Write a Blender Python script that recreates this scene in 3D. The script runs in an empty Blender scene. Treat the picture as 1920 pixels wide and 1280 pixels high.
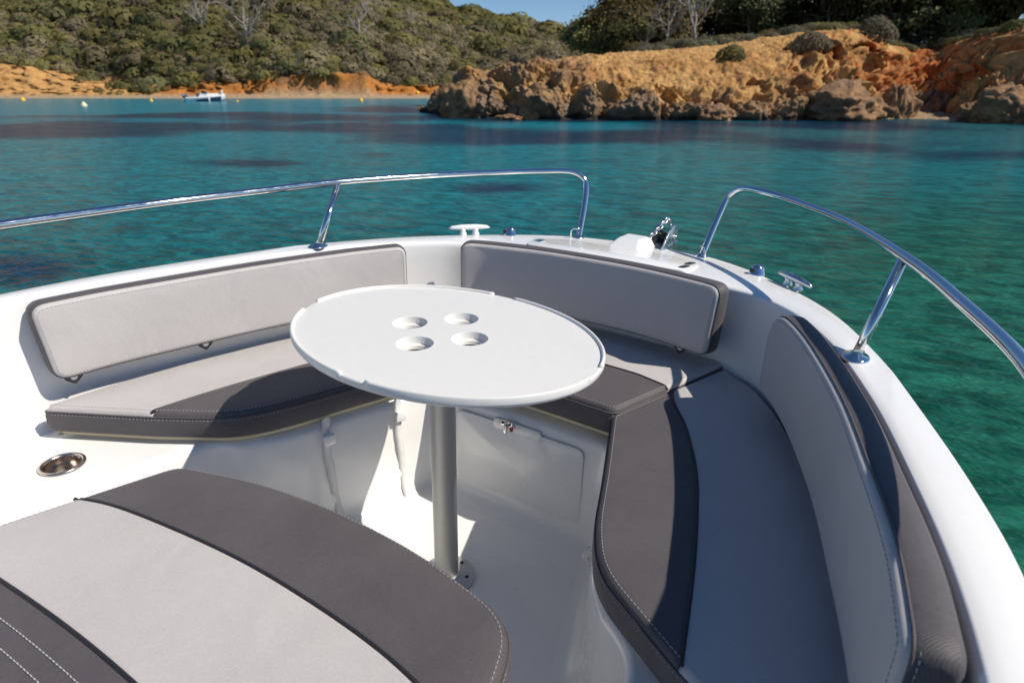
import bpy, bmesh, math, random
import numpy as np
from mathutils import Vector, Matrix, noise
from mathutils.geometry import delaunay_2d_cdt
random.seed(7); RNG = np.random.default_rng(11)
SC = bpy.context.scene; COL = SC.collection
R = math.radians

# ------------------------------------------------------------------ camera, sky, sun, exposure
FPX = 1187.0; HZW = 166.0                      # focal length in photo pixels, row of the sea horizon
CAM = Vector((0.874, -1.09, 1.28)); YAW = R(31.78)
PITCH_W = math.atan((640-HZW)/FPX)             # against gravity
PITCH_B = math.atan((640-154.7)/FPX); ROLL_B = R(1.133)   # against the heeling boat
WATER_Z = CAM.z-1.60
def cam_axes(pitch, roll):
    r0 = Vector((math.cos(YAW), math.sin(YAW), 0)); h = Vector((-math.sin(YAW), math.cos(YAW), 0))
    fw = h*math.cos(pitch)-Vector((0,0,1))*math.sin(pitch); up = h*math.sin(pitch)+Vector((0,0,1))*math.cos(pitch)
    r = r0*math.cos(roll)+up*math.sin(roll); u = -r0*math.sin(roll)+up*math.cos(roll)
    m = Matrix((r, u, -fw)).transposed().to_4x4(); m.translation = CAM
    return m
CW = cam_axes(PITCH_W, 0); CB = cam_axes(PITCH_B, ROLL_B)
BOAT_M = CW @ CB.inverted()                    # boat frame (level deck) -> world (level sea)
cd = bpy.data.cameras.new('camera'); cam = bpy.data.objects.new('camera', cd); COL.objects.link(cam)
cd.sensor_width = 36; cd.sensor_fit = 'HORIZONTAL'; cd.lens = 36*FPX/1920; cd.clip_end = 3000; cd.clip_start = .05
cam.matrix_world = CW; SC.camera = cam
cd.dof.use_dof = True; cd.dof.focus_distance = 1.55; cd.dof.aperture_fstop = 5.0

SUN_ELEV = R(46.8); SUN_AZ = math.atan2(.91, .24)
wd = bpy.data.worlds.new('World'); SC.world = wd; wd.use_nodes = True
nt = wd.node_tree; bg = nt.nodes['Background']; sky = nt.nodes.new('ShaderNodeTexSky')
sky.sky_type = 'NISHITA'; sky.sun_disc = False; sky.sun_elevation = SUN_ELEV; sky.sun_rotation = SUN_AZ
sky.air_density = 1.0; sky.dust_density = 0.05; sky.ozone_density = 2.0; sky.altitude = 2500
hsv = nt.nodes.new('ShaderNodeHueSaturation'); hsv.inputs['Saturation'].default_value = 1.15
nt.links.new(sky.outputs[0], hsv.inputs['Color']); nt.links.new(hsv.outputs[0], bg.inputs[0]); bg.inputs[1].default_value = 0.090
sl = bpy.data.lights.new('sun', 'SUN'); sl.energy = 4.35; sl.angle = R(.53); sl.color = (1, .93, .82)
sun = bpy.data.objects.new('sun', sl); COL.objects.link(sun)
sd = Vector((math.sin(SUN_AZ)*math.cos(SUN_ELEV), math.cos(SUN_AZ)*math.cos(SUN_ELEV), math.sin(SUN_ELEV)))
sun.rotation_euler = sd.to_track_quat('Z', 'Y').to_euler()
SC.view_settings.view_transform = 'Standard'; SC.view_settings.look = 'None'; SC.view_settings.exposure = 0.17
SC.view_settings.gamma = 1.0
SC.cycles.max_bounces = 14; SC.cycles.diffuse_bounces = 9

# ------------------------------------------------------------------ helpers: objects
ORG = {}; BOAT = []
def tag(o, label=None, cat=None, group=None, kind=None):
    for k, v in (('label', label), ('category', cat), ('group', group), ('kind', kind)):
        if v: o[k] = v
    return o
def thing(name, loc, label, cat, group=None, boat=False):
    o = bpy.data.objects.new(name, None); COL.objects.link(o); o.location = loc; o.empty_display_size = .1
    ORG[o.name] = Vector(loc); tag(o, label, cat, group)
    if boat: BOAT.append(o)
    return o
def mesh(name, vf, mat, parent=None, smooth=True, kind=None, label=None):
    v, f = vf
    me = bpy.data.meshes.new(name); off = ORG[parent.name] if parent else Vector((0,0,0))
    v = np.asarray(v, float)-np.array(off)
    me.from_pydata(v.tolist(), [], [list(map(int, q)) for q in f]); me.update()
    if smooth: me.polygons.foreach_set('use_smooth', [True]*len(me.polygons))
    me.materials.append(mat)
    o = bpy.data.objects.new(name, me); COL.objects.link(o); ORG[o.name] = off
    if parent: o.parent = parent
    if kind: o['kind'] = kind
    if label: o['label'] = label
    return o
def bigmesh(name, v, f, mat, cols=None, parent=None):            # fast path, quads or tris as an (n,k) array
    me = bpy.data.meshes.new(name); v = np.asarray(v, np.float32); f = np.asarray(f, np.int32); n, k = f.shape
    me.vertices.add(len(v)); me.vertices.foreach_set('co', v.ravel())
    me.loops.add(n*k); me.loops.foreach_set('vertex_index', f.ravel())
    me.polygons.add(n); me.polygons.foreach_set('loop_start', np.arange(0, n*k, k, dtype=np.int32))
    me.polygons.foreach_set('loop_total', np.full(n, k, np.int32)); me.update(calc_edges=True)
    if cols is not None:
        for nm, c in cols.items():
            if c.ndim == 1:
                a = me.attributes.new(nm, 'FLOAT', 'POINT'); a.data.foreach_set('value', c.astype(np.float32))
            else:
                a = me.color_attributes.new(nm, 'FLOAT_COLOR', 'POINT'); a.data.foreach_set('color', np.c_[c, np.ones(len(c))].astype(np.float32).ravel())
    me.materials.append(mat)
    o = bpy.data.objects.new(name, me); COL.objects.link(o)
    if parent: o.parent = parent
    return o
def join(*parts):
    V = []; Fc = []; n = 0
    for v, f in parts:
        V += [tuple(p) for p in v]; Fc += [[i+n for i in q] for q in f]; n += len(v)
    return V, Fc
def xf(vf, fn): return [fn(*p) for p in vf[0]], vf[1]

# ------------------------------------------------------------------ helpers: shapes
def catmull(pts, n):
    p = np.array(pts, float); p = np.vstack([2*p[0]-p[1], p, 2*p[-1]-p[-2]]); m = len(p)-3
    t = np.linspace(0, m-1e-9, n); i = t.astype(int); u = (t-i)[:, None]
    a, b, c, d = p[i], p[i+1], p[i+2], p[i+3]
    return .5*((2*b)+(c-a)*u+(2*a-5*b+4*c-d)*u**2+(3*b-a-3*c+d)*u**3)
def arclen(p): return np.r_[0, np.cumsum(np.linalg.norm(np.diff(p, axis=0), axis=1))]
def resample(p, step, closed=False):
    p = np.array(p, float)
    if closed: p = np.vstack([p, p[:1]])
    s = arclen(p); n = max(2, int(round(s[-1]/step))+1); t = np.linspace(0, s[-1], n)
    q = np.c_[tuple(np.interp(t, s, p[:, k]) for k in range(p.shape[1]))]
    return q[:-1] if closed else q
def fillet(poly, rad, n=7):                     # round the corners of a polygon; rad = number or list
    out = []; m = len(poly); rad = [rad]*m if not hasattr(rad, '__len__') else rad
    for i in range(m):
        p, a, b = (np.array(q, float) for q in (poly[i], poly[i-1], poly[(i+1) % m]))
        r = rad[i]; da, db = a-p, b-p; la, lb = np.linalg.norm(da), np.linalg.norm(db); da /= la; db /= lb
        if r <= 0: out.append(p); continue
        k = min(r, la*.49, lb*.49)
        for t in np.linspace(0, 1, n):
            out.append((1-t)**2*(p+da*k)+2*t*(1-t)*p+t*t*(p+db*k))
    return np.array(out)
def tube(path, r, seg=10, caps=True):
    p = [Vector(q) for q in path]; n = len(p); rr = [r]*n if not hasattr(r, '__len__') else r
    t = [(p[min(i+1, n-1)]-p[max(i-1, 0)]).normalized() for i in range(n)]
    u = t[0].orthogonal().normalized(); V = []; Fc = []
    for i in range(n):
        u = (u-t[i]*u.dot(t[i])).normalized(); w = t[i].cross(u)
        for k in range(seg):
            a = 2*math.pi*k/seg; V.append(p[i]+(u*math.cos(a)+w*math.sin(a))*rr[i])
    for i in range(n-1):
        for k in range(seg):
            k2 = (k+1) % seg; Fc.append((i*seg+k, i*seg+k2, (i+1)*seg+k2, (i+1)*seg+k))
    if caps: Fc += [tuple(range(seg))[::-1], tuple(range((n-1)*seg, n*seg))]
    return V, Fc
def ring(path, r, seg=8):                       # closed tube
    p = [Vector(q) for q in path]; n = len(p); V = []; Fc = []
    for i in range(n):
        t = (p[(i+1) % n]-p[i-1]).normalized(); c = sum(p, Vector())/n
        u = (p[i]-c); u = (u-t*u.dot(t)).normalized(); w = t.cross(u)
        for k in range(seg):
            a = 2*math.pi*k/seg; V.append(p[i]+(u*math.cos(a)+w*math.sin(a))*r)
    for i in range(n):
        for k in range(seg):
            i2, k2 = (i+1) % n, (k+1) % seg; Fc.append((i*seg+k, i*seg+k2, i2*seg+k2, i2*seg+k))
    return V, Fc
def lathe(prof, seg=32, c=(0,0,0)):
    V = [(c[0]+r*math.cos(2*math.pi*k/seg), c[1]+r*math.sin(2*math.pi*k/seg), c[2]+z) for r, z in prof for k in range(seg)]
    Fc = [(i*seg+k, i*seg+(k+1) % seg, (i+1)*seg+(k+1) % seg, (i+1)*seg+k) for i in range(len(prof)-1) for k in range(seg)]
    if prof[0][0] > 1e-6: Fc.append(tuple(range(seg))[::-1])
    if prof[-1][0] > 1e-6: Fc.append(tuple(range((len(prof)-1)*seg, len(prof)*seg)))
    return V, Fc
def open_lathe(prof, seg=32, c=(0,0,0)):
    v, f = lathe(prof, seg, c); return v, [q for q in f if len(q) == 4]
def box(c, s, bev=.003, rot=None):
    bm = bmesh.new(); bmesh.ops.create_cube(bm, size=1)
    bmesh.ops.scale(bm, vec=s, verts=bm.verts)
    if bev: bmesh.ops.bevel(bm, geom=bm.edges[:], offset=bev, segments=2, affect='EDGES', profile=.5)
    if rot is not None: bmesh.ops.rotate(bm, matrix=rot, verts=bm.verts)
    bmesh.ops.translate(bm, vec=c, verts=bm.verts); bm.verts.index_update()
    r = ([tuple(v.co) for v in bm.verts], [[v.index for v in f.verts] for f in bm.faces]); bm.free(); return r
def prism(poly, mapf, h0, h1, bev=.003):        # poly (u,v), extruded between h0 and h1
    n = len(poly); P = np.array(poly, float); c = P.mean(0)
    q = [(P, h0), (P, h1-bev), (c+(P-c)*(1-bev*.3/np.abs(P-c).max()), h1-bev*.3), (c+(P-c)*(1-bev/np.abs(P-c).max()), h1)]
    V = [mapf(a, b, h) for pp, h in q for a, b in pp]; Fc = []
    for k in range(3): Fc += [(k*n+i, k*n+(i+1) % n, (k+1)*n+(i+1) % n, (k+1)*n+i) for i in range(n)]
    Fc += [tuple(range(n))[::-1], tuple(range(3*n, 4*n))]
    return V, Fc
IDM = lambda u, v, h: (u, v, h)

def seg_dist(Pt, A, closed=True):
    A = np.asarray(A, float); B = np.roll(A, -1, 0) if closed else A[1:]; A0 = A if closed else A[:-1]
    best = np.full(len(Pt), 1e9); AB = B-A0; L = (AB**2).sum(1)+1e-12
    for k in range(0, len(Pt), 2000):
        q = Pt[k:k+2000, None, :]-A0[None]; t = np.clip((q*AB).sum(2)/L, 0, 1)
        best[k:k+2000] = np.sqrt(((q-t[..., None]*AB)**2).sum(2)).min(1)
    return best
def inside(Pt, poly):
    x, y = Pt[:, 0], Pt[:, 1]; r = np.zeros(len(Pt), bool); n = len(poly); j = n-1
    for i in range(n):
        xi, yi = poly[i]; xj, yj = poly[j]
        r ^= ((yi > y) != (yj > y)) & (x < (xj-xi)*(y-yi)/((yj-yi)+1e-15)+xi); j = i
    return r
def area(p): x, y = np.asarray(p).T; return .5*(x*np.roll(y, -1)-y*np.roll(x, -1)).sum()
def ccw(p): p = np.asarray(p, float); return p if area(p) > 0 else p[::-1]
def normals(p):                                 # outward normals of a ccw polygon
    t = np.roll(p, -1, 0)-np.roll(p, 1, 0); n = np.c_[t[:, 1], -t[:, 0]]; return n/(np.linalg.norm(n, axis=1)[:, None]+1e-12)
def fillpoly(outline, step, rings, hfun, mapf, holes=()):
    out = ccw(outline); nrm = normals(out); pts = [out]
    for d in rings:
        q = out-nrm*d; ok = inside(q, out) & (seg_dist(q, out) > d*.93); pts.append(q[ok])
    lo, hi = out.min(0), out.max(0)
    gx, gy = np.meshgrid(np.arange(lo[0], hi[0], step), np.arange(lo[1], hi[1], step)); g = np.c_[gx.ravel(), gy.ravel()]
    g = g[inside(g, out)]; g = g[seg_dist(g, out) > (rings[-1] if rings else 0)+step*.35]
    n0 = len(out); edges = [(i, (i+1) % n0) for i in range(n0)]; hp = []
    base = n0
    for h in holes:
        g = g[~inside(g, h)]; g = g[seg_dist(g, h) > step*.3]
        hp.append(h); edges += [(base+i, base+(i+1) % len(h)) for i in range(len(h))]; base += len(h)
    P2 = np.vstack([pts[0]]+hp+pts[1:]+[g])
    v, e, f, *_ = delaunay_2d_cdt([Vector(p) for p in P2], edges, [], 1 if not holes else 0, 1e-6)
    v = np.array([tuple(q) for q in v]); f = np.array([tuple(q) for q in f])
    cen = v[f].mean(1); ok = inside(cen, out)
    for h in holes: ok &= ~inside(cen, np.asarray(h))
    f = f[ok]; hh = hfun(v)
    a = v[f]; ar = (a[:, 1, 0]-a[:, 0, 0])*(a[:, 2, 1]-a[:, 0, 1])-(a[:, 2, 0]-a[:, 0, 0])*(a[:, 1, 1]-a[:, 0, 1])
    f[ar < 0] = f[ar < 0][:, ::-1]; f = f[np.abs(ar) > 1e-10]
    return [mapf(p[0], p[1], h) for p, h in zip(v, hh)], [tuple(q) for q in f]
def rnd(d, r): d = np.clip(d, 0, r); return -(r-np.sqrt(np.maximum(0, r*r-(r-d)**2)))
def dashes(path2, hfun, mapf, L=.0065, gap=.0035, r=.0008, lift=.0005):
    s = arclen(path2); tot = s[-1]; V = []; Fc = []; t = 0; parts = []
    while t+L < tot:
        a = np.array([[np.interp(t+k*L, s, path2[:, c]) for c in (0, 1)] for k in (0, .5, 1)]); h = hfun(a)
        q = [Vector(mapf(p[0], p[1], hh+lift)) for p, hh in zip(a, h)]
        parts.append(tube(q, [r*.7, r, r*.7], 5)); t += L+gap
    return join(*parts)

# ------------------------------------------------------------------ helpers: materials
def mat(name, base=(.8,.8,.8), rough=.5, metal=0, **kw):
    m = bpy.data.materials.new(name); m.use_nodes = True; b = m.node_tree.nodes['Principled BSDF']
    b.inputs['Base Color'].default_value = (*base, 1); b.inputs['Roughness'].default_value = rough; b.inputs['Metallic'].default_value = metal
    for k, v in kw.items(): b.inputs[k.replace('_', ' ')].default_value = v
    return m
class N:
    def __init__(s, m): s.t = m.node_tree; s.b = s.t.nodes['Principled BSDF']
    def n(s, ty, **kw):
        x = s.t.nodes.new(ty)
        for k, v in kw.items():
            if k in x.inputs: x.inputs[k].default_value = v
            else: setattr(x, k, v)
        return x
    def l(s, a, b): s.t.links.new(a, b)
    def noise(s, scale, vec=None, detail=4, rough=.55, dist=0):
        x = s.n('ShaderNodeTexNoise', Scale=scale, Detail=detail, Roughness=rough, Distortion=dist)
        if vec is not None: s.l(vec, x.inputs['Vector'])
        return x
    def ramp(s, src, stops):
        x = s.n('ShaderNodeValToRGB'); e = x.color_ramp.elements
        while len(e) < len(stops): e.new(.5)
        for q, (p, c) in zip(e, stops): q.position = p; q.color = (*c, 1) if len(c) == 3 else c
        s.l(src, x.inputs[0]); return x
    def mix(s, fac, a, b, mode='MIX'):
        x = s.n('ShaderNodeMix', data_type='RGBA', blend_type=mode)
        for v, i in ((fac, 0), (a, 6), (b, 7)):
            if isinstance(v, (int, float)): x.inputs[i].default_value = v
            elif isinstance(v, tuple): x.inputs[i].default_value = (*v, 1)
            else: s.l(v, x.inputs[i])
        return x.outputs[2]
    def math(s, op, a, b=0, c=0):
        x = s.n('ShaderNodeMath', operation=op)
        for v, i in ((a, 0), (b, 1), (c, 2)):
            if isinstance(v, (int, float)): x.inputs[i].default_value = v
            else: s.l(v, x.inputs[i])
        return x.outputs[0]
    def bump(s, h, strength=.3, dist=.01, nrm=None):
        x = s.n('ShaderNodeBump', Strength=strength, Distance=dist); s.l(h, x.inputs['Height'])
        if nrm is not None: s.l(nrm, x.inputs['Normal'])
        return x.outputs[0]
    def obj(s): return s.n('ShaderNodeTexCoord').outputs['Object']
    def pos(s): return s.n('ShaderNodeNewGeometry').outputs['Position']
    def attr(s, nm): return s.n('ShaderNodeAttribute', attribute_name=nm)

def fabric(name, c1, c2, rough, weave, wstr):
    m = mat(name, c1, rough, Specular_IOR_Level=.35, Sheen_Weight=.08); g = N(m); o = g.obj()
    big = g.noise(7, o, 4); fine = g.noise(260, o, 2)
    c = g.ramp(big.outputs[0], [(.3, c1), (.7, c2)]).outputs[0]
    c = g.mix(.25, c, g.ramp(fine.outputs[0], [(.3, (.35,.35,.35)), (.7, (.75,.75,.75))]).outputs[0], 'SOFT_LIGHT')
    sx = g.n('ShaderNodeSeparateXYZ'); g.l(o, sx.inputs[0])
    def w(a, k): return g.math('SINE', g.math('MULTIPLY', a, k))
    a = g.math('ADD', sx.outputs[0], g.math('MULTIPLY', sx.outputs[2], .9)); b = g.math('ADD', sx.outputs[1], g.math('MULTIPLY', sx.outputs[2], .6))
    wv = g.math('MULTIPLY', w(a, weave), w(b, weave)); g.l(g.mix(wstr, c, g.ramp(g.math('MULTIPLY_ADD', wv, .5, .5), [(0, (.25,.25,.25)), (1, (.75,.75,.75))]).outputs[0], 'OVERLAY'), g.b.inputs['Base Color'])
    wr = g.noise(5, o, 3, .5, .6)
    n1 = g.bump(wv, .35, .0006); wr2 = g.noise(16, o, 4, .6, 1.2); n2 = g.bump(wr2.outputs[0], .06, .008, g.bump(wr.outputs[0], .24, .025, n1)); g.l(n2, g.b.inputs['Normal'])
    return m
M = {}
M['light'] = fabric('light_grey_vinyl', (.49,.46,.45), (.53,.50,.49), .60, 2600, .08)
M['dark'] = fabric('charcoal_weave', (.080,.071,.076), (.098,.088,.093), .56, 1500, .32)
M['piping'] = mat('black_piping', (.022,.021,.024), .45)
M['thread'] = mat('pale_thread', (.46,.445,.445), .8)
def gelcoat(name, c, rough, dirt=.12):
    m = mat(name, c, rough, Coat_Weight=.35, Coat_Roughness=.06); g = N(m); o = g.pos()
    a = g.noise(2.2, o, 5, .6, .4); b = g.noise(60, o, 3)
    cc = g.ramp(a.outputs[0], [(.25, tuple(x*(1-dirt*.35) for x in c)), (.65, c)]).outputs[0]
    sp = g.noise(190, o, 1); spk = g.ramp(sp.outputs[0], [(.205, (.55,.5,.45)), (.225, (1,1,1))])
    cc = g.mix(.6, cc, spk.outputs[0], 'MULTIPLY')
    g.l(cc, g.b.inputs['Base Color'])
    g.l(g.ramp(b.outputs[0], [(.3, (rough*.8,)*3), (.7, (rough*1.3,)*3)]).outputs[0], g.b.inputs['Roughness'])
    g.l(g.bump(a.outputs[0], .04, .01), g.b.inputs['Normal'])
    return m
M['gel'] = gelcoat('white_gelcoat', (.875,.868,.85), .22)
M['table'] = gelcoat('table_plastic', (.77,.755,.72), .48, .05)
M['rubber'] = mat('grey_rubber', (.10,.10,.105), .6)
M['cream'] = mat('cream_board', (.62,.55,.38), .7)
M['strap'] = mat('white_webbing', (.72,.72,.71), .7)
def metal(name, c, rough):
    m = mat(name, c, rough, 1); g = N(m); o = g.pos(); n = g.noise(40, o, 4)
    g.l(g.ramp(n.outputs[0], [(.3, (rough*.7,)*3), (.75, (rough*1.6,)*3)]).outputs[0], g.b.inputs['Roughness']); return m
M['steel'] = metal('polished_steel', (.78,.77,.76), .07)
M['galv'] = metal('galvanised_steel', (.62,.64,.67), .30)
M['alu'] = mat('anodised_aluminium', (.60,.60,.585), .48, .55)
M['brushed'] = metal('brushed_steel', (.55,.48,.43), .22)
M['black'] = mat('black_plastic', (.02,.02,.02), .5)
M['red'] = mat('red_plastic', (.35,.03,.04), .4)

# ================================================================== THE BOAT (boat frame: x starboard, y bow, z up, floor at 0)
boat = thing('motorboat', (0,0,0), 'white open motorboat with bow seating that the picture is taken from', 'boat', boat=True)
CT = [ # outer deck edge      inner deck edge     well edge
 (0, 1.30,                 0, .885,            0, .348),
 (.15, 1.285,              .20, .875,          .13, .348),
 (.30, 1.24,               .39, .845,          .25, .345),
 (.45, 1.13,               .53, .80,           .305, .325),
 (.57, 1.0,                .625, .72,          .335, .27),
 (.685, .86,               .705, .61,          .362, .20),
 (.78, .70,                .79, .44,           .39, .12),
 (.87, .48,                .895, .16,          .43, .0),
 (.965, .20,               .965, -.09,         .468, -.11),
 (1.042, -.05,             1.01, -.28,          .53, -.20),
 (1.088, -.25,             1.036, -.45,         .62, -.29),
 (1.112, -.50,             1.046, -.62,        .645, -.50),
 (1.13, -.90,              1.05, -.95,         .645, -.95),
 (1.13, -1.9,              1.05, -1.9,         .645, -1.9)]
half = np.array(CT); full = np.vstack([half[::-1], half[1:]*np.array([-1,1,-1,1,-1,1])])
LP = catmull(full, 321)
OC, IC, WC = LP[:, 0:2], LP[:, 2:4], LP[:, 4:6]
def zdeck(y): return .738-.048*np.clip((y-.35)/.95, 0, 1)**1.0
def loft(rows):
    n = len(rows); k = len(rows[0]); V = [p for r in rows for p in r]
    Fc = [(i*k+j, i*k+j+1, (i+1)*k+j+1, (i+1)*k+j) for i in range(n-1) for j in range(k-1)]
    return V, Fc
rows = []; rows2 = []; rows3 = []
for o, i in zip(OC, IC):
    d = o-i; w = np.linalg.norm(d); d /= w; zo, zi = zdeck(o[1]), zdeck(i[1])
    def Q(b, k, z): q = b+d*k; return (q[0], q[1], z)
    rows2.append([Q(o, -.22, -.75), Q(o, -.10, -.30), Q(o, -.03, zo-.30), Q(o, .008, zo-.14)])
    rows3.append([Q(o, .008, zo-.138), Q(o, .03, zo-.135), Q(o, .038, zo-.115), Q(o, .038, zo-.095), Q(o, .03, zo-.08), Q(o, .010, zo-.078)])
    rows.append([Q(o, .010, zo-.078), Q(o, .014, zo-.05), Q(o, .012, zo-.02), Q(o, .006, zo-.006), Q(o, -.006, zo+.001), Q(o, -.014, zo+.001)]
      +[Q(i, w*t, zi+(zo-zi)*t+.004*math.sin(math.pi*t)) for t in (.78, .62, .45, .30)]
      +[Q(i, min(.02, w*.22), zi+.001), Q(i, .010, zi-.001), Q(i, .003, zi-.006), Q(i, 0, zi-.016), Q(i, -.001, zi-.06), Q(i, .004, .60), Q(i, .006, .45), Q(i, .004, .385), Q(i, -.006, .362), Q(i, -.03, .352), Q(i, -.06, .346)])
mesh('hull', loft(rows2), M['gel'], boat); mesh('rub_rail', loft(rows3), M['rubber'], boat); mesh('deck', loft(rows), M['gel'], boat)
rows = []; fl = []
for i, w_ in zip(IC, WC):
    d = i-w_; L = np.linalg.norm(d); d /= L
    def Q(k, z): q = w_+d*k; return (q[0], q[1], z)
    rows.append([Q(L+.03, .3505), Q(L-.05, .3505), Q(.07, .350), Q(.03, .3495), Q(.018, .346), Q(.009, .338), Q(.004, .325), Q(0, .22), Q(-.004, .07), Q(-.010, .035), Q(-.024, .012), Q(-.045, .002), Q(-.07, 0)])
    fl.append(Q(-.0699, .0))
mesh('seat_base', loft(rows), M['gel'], boat)
mesh('cockpit_floor', (fl, [tuple(range(len(fl)))]), gelcoat('floor_gelcoat', (.88,.87,.845), .32, .12), boat, smooth=False)

# --- bow deck fittings
hat = fillet([(-.33, .935), (.30, .915), (.30, 1.06), (.19, 1.13), (-.24, 1.14), (-.36, 1.06)], .03)
def deckmap(u, v, h): return (u, v, float(zdeck(v))+.003+h)
hatch = mesh('anchor_hatch', prism(hat, deckmap, -.004, .006, .003), M['gel'], boat)
for y in (.955, 1.02): mesh('hinge', prism(fillet([(.255, y), (.275, y), (.285, y+.045), (.265, y+.045)], .006), deckmap, .004, .009, .002), M['black'], hatch)
mesh('hatch_latch', prism(fillet([(-.33, 1.0), (-.30, 1.0), (-.30, 1.04), (-.33, 1.04)], .006), deckmap, .004, .010, .002), M['steel'], hatch)
# moulded hump before the roller
def frus(b, t, z0, z1):
    return [(*p, z0) for p in b]+[(*p, z1) for p in t], [(0,1,5,4), (1,2,6,5), (2,3,7,6), (3,0,4,7), (4,5,6,7)]
hm = mesh('moulded_hump', frus([(-.10, 1.115), (.055, 1.10), (.065, 1.28), (-.09, 1.29)], [(-.065, 1.20), (.028, 1.19), (.04, 1.275), (-.06, 1.28)], .688, .733), M['gel'], boat, smooth=False)
bv = hm.modifiers.new('bevel', 'BEVEL'); bv.width = .012; bv.segments = 4
rol = mesh('bow_roller', join(*[prism(fillet([(1.22, .675), (1.25, .71), (1.30, .752), (1.36, .772), (1.40, .76), (1.415, .71), (1.40, .64)], .02), (lambda x: (lambda u, v, h: (x+h, u, v)))(x), 0, .006, .001) for x in (.035, .095)],
    ([(.03, 1.22, .693), (.106, 1.22, .693), (.106, 1.41, .70), (.03, 1.41, .70)], [(0,1,2,3)])), M['galv'], boat)
mesh('roller_wheel', xf(lathe([(0, -.024), (.026, -.024), (.018, 0), (.026, .024), (0, .024)], 20), lambda x, y, z: (.068+z, 1.365+x, .718+y)), M['black'], rol)
mesh('roller_bolt', xf(lathe([(0, -.004), (.011, -.004), (.011, .004), (0, .006)], 6), lambda x, y, z: (.106+z, 1.365+x, .722+y)), M['steel'], rol)
cp = catmull([(.02, 1.225, .70), (.035, 1.265, .728), (.055, 1.315, .762), (.066, 1.36, .788), (.07, 1.40, .765)], 40); cp = resample(cp, .0175)
for k in range(len(cp)-1):
    a, b = Vector(cp[k]), Vector(cp[k+1]); t = (b-a).normalized(); u = t.cross(Vector((1,0,0))).normalized(); w = t.cross(u)
    s_ = u if k % 2 else w; c = (a+b)/2
    mesh('chain_link', ring([c+t*(.0145*math.cos(q))+s_*(.009*math.sin(q)) for q in np.linspace(0, 2*math.pi, 13)[:-1]], .0036, 6), M['galv'], rol)
for s in (1, -1):
    cl = mesh('cleat', xf(tube([(-.084, 0, .026), (-.070, 0, .029), (-.03, 0, .030), (.03, 0, .030), (.070, 0, .029), (.084, 0, .026)], [.003, .0075, .011, .011, .0075, .003], 12),
        lambda x, y, z: (s*(.617+x*.70-y*.7), .972-x*.70-y*.7, float(zdeck(.97))+z)), M['gel'] if s < 0 else M['galv'], boat)
    for q in (-.026, .026):
        mesh('cleat_foot', xf(lathe([(.0165, -.004), (.0145, .006), (.010, .014), (.012, .022), (.010, .029)], 16), lambda x, y, z: (s*(.617+(x+q)*.7-y*.7), .972-(x+q)*.7-y*.7, float(zdeck(.97))+z)), M['gel'] if s < 0 else M['galv'], cl)
    fb = mesh('navigation_light', xf(lathe([(0, -.004), (.027, -.004), (.027, .006), (.023, .010), (.021, .024), (.014, .033), (0, .036)], 22), lambda x, y, z: (s*.487+x, 1.075+y, float(zdeck(1.08))+z)), M['steel'], boat)
    mesh('lens', xf(box((0,0,.017), (.018, .018, .014), .003), lambda x, y, z: (s*.487+x-.012, 1.062+y, float(zdeck(1.08))+z)), M['black'], fb)
# --- guard rails
for s in (1, -1):
    top = catmull([(1.10, -1.7, .918), (1.098, -1.0, .918), (1.092, -.5, .918), (1.066, -.04, .920), (.987, .27, .927), (.885, .545, .937), (.72, .91, .938), (.53, 1.175, .94), (.41, 1.280, .943), (.345, 1.332, .938), (.305, 1.350, .915), (.286, 1.343, .880), (.270, 1.30, .80), (.255, 1.235, .69)], 150)
    top = [(s*a, b, c) for a, b, c in top]
    rail = mesh('guard_rail', tube(top, .0125, 14), M['steel'], boat)
    for (f_, t_) in (((.842, .385, .735), (.885, .545, .934)), ((1.065, -.62, .735), (1.092, -.50, .916))):
        post = mesh('rail_post', tube([(s*f_[0], f_[1], f_[2]), (s*t_[0], t_[1], t_[2])], .0115, 14), M['steel'], rail)
        mesh('flange', xf(lathe([(.034, -.004), (.034, .003), (.031, .006), (.015, .009), (.013, .014)], 24), lambda x, y, z: (s*f_[0]+x*.85, f_[1]+y*1.1, f_[2]+z+.003)), M['steel'], rail)
    fx, fy, fz = s*.255, 1.235, float(zdeck(1.235))
    mesh('flange', xf(lathe([(.024, -.002), (.024, .004), (.014, .007), (.0125, .013)], 20), lambda x, y, z: (fx+x, fy+y, fz+z)), M['steel'], rail)
    mesh('lifeline_eye', tube([(fx+s*.02, fy-.03, fz), (fx+s*.02, fy-.03, fz+.034), (fx+s*.016, fy-.026, fz+.041), (fx+s*.0, fy-.012, fz+.041), (fx-s*.008, fy-.004, fz+.041)], .0035, 8), M['steel'], rail)

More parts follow.
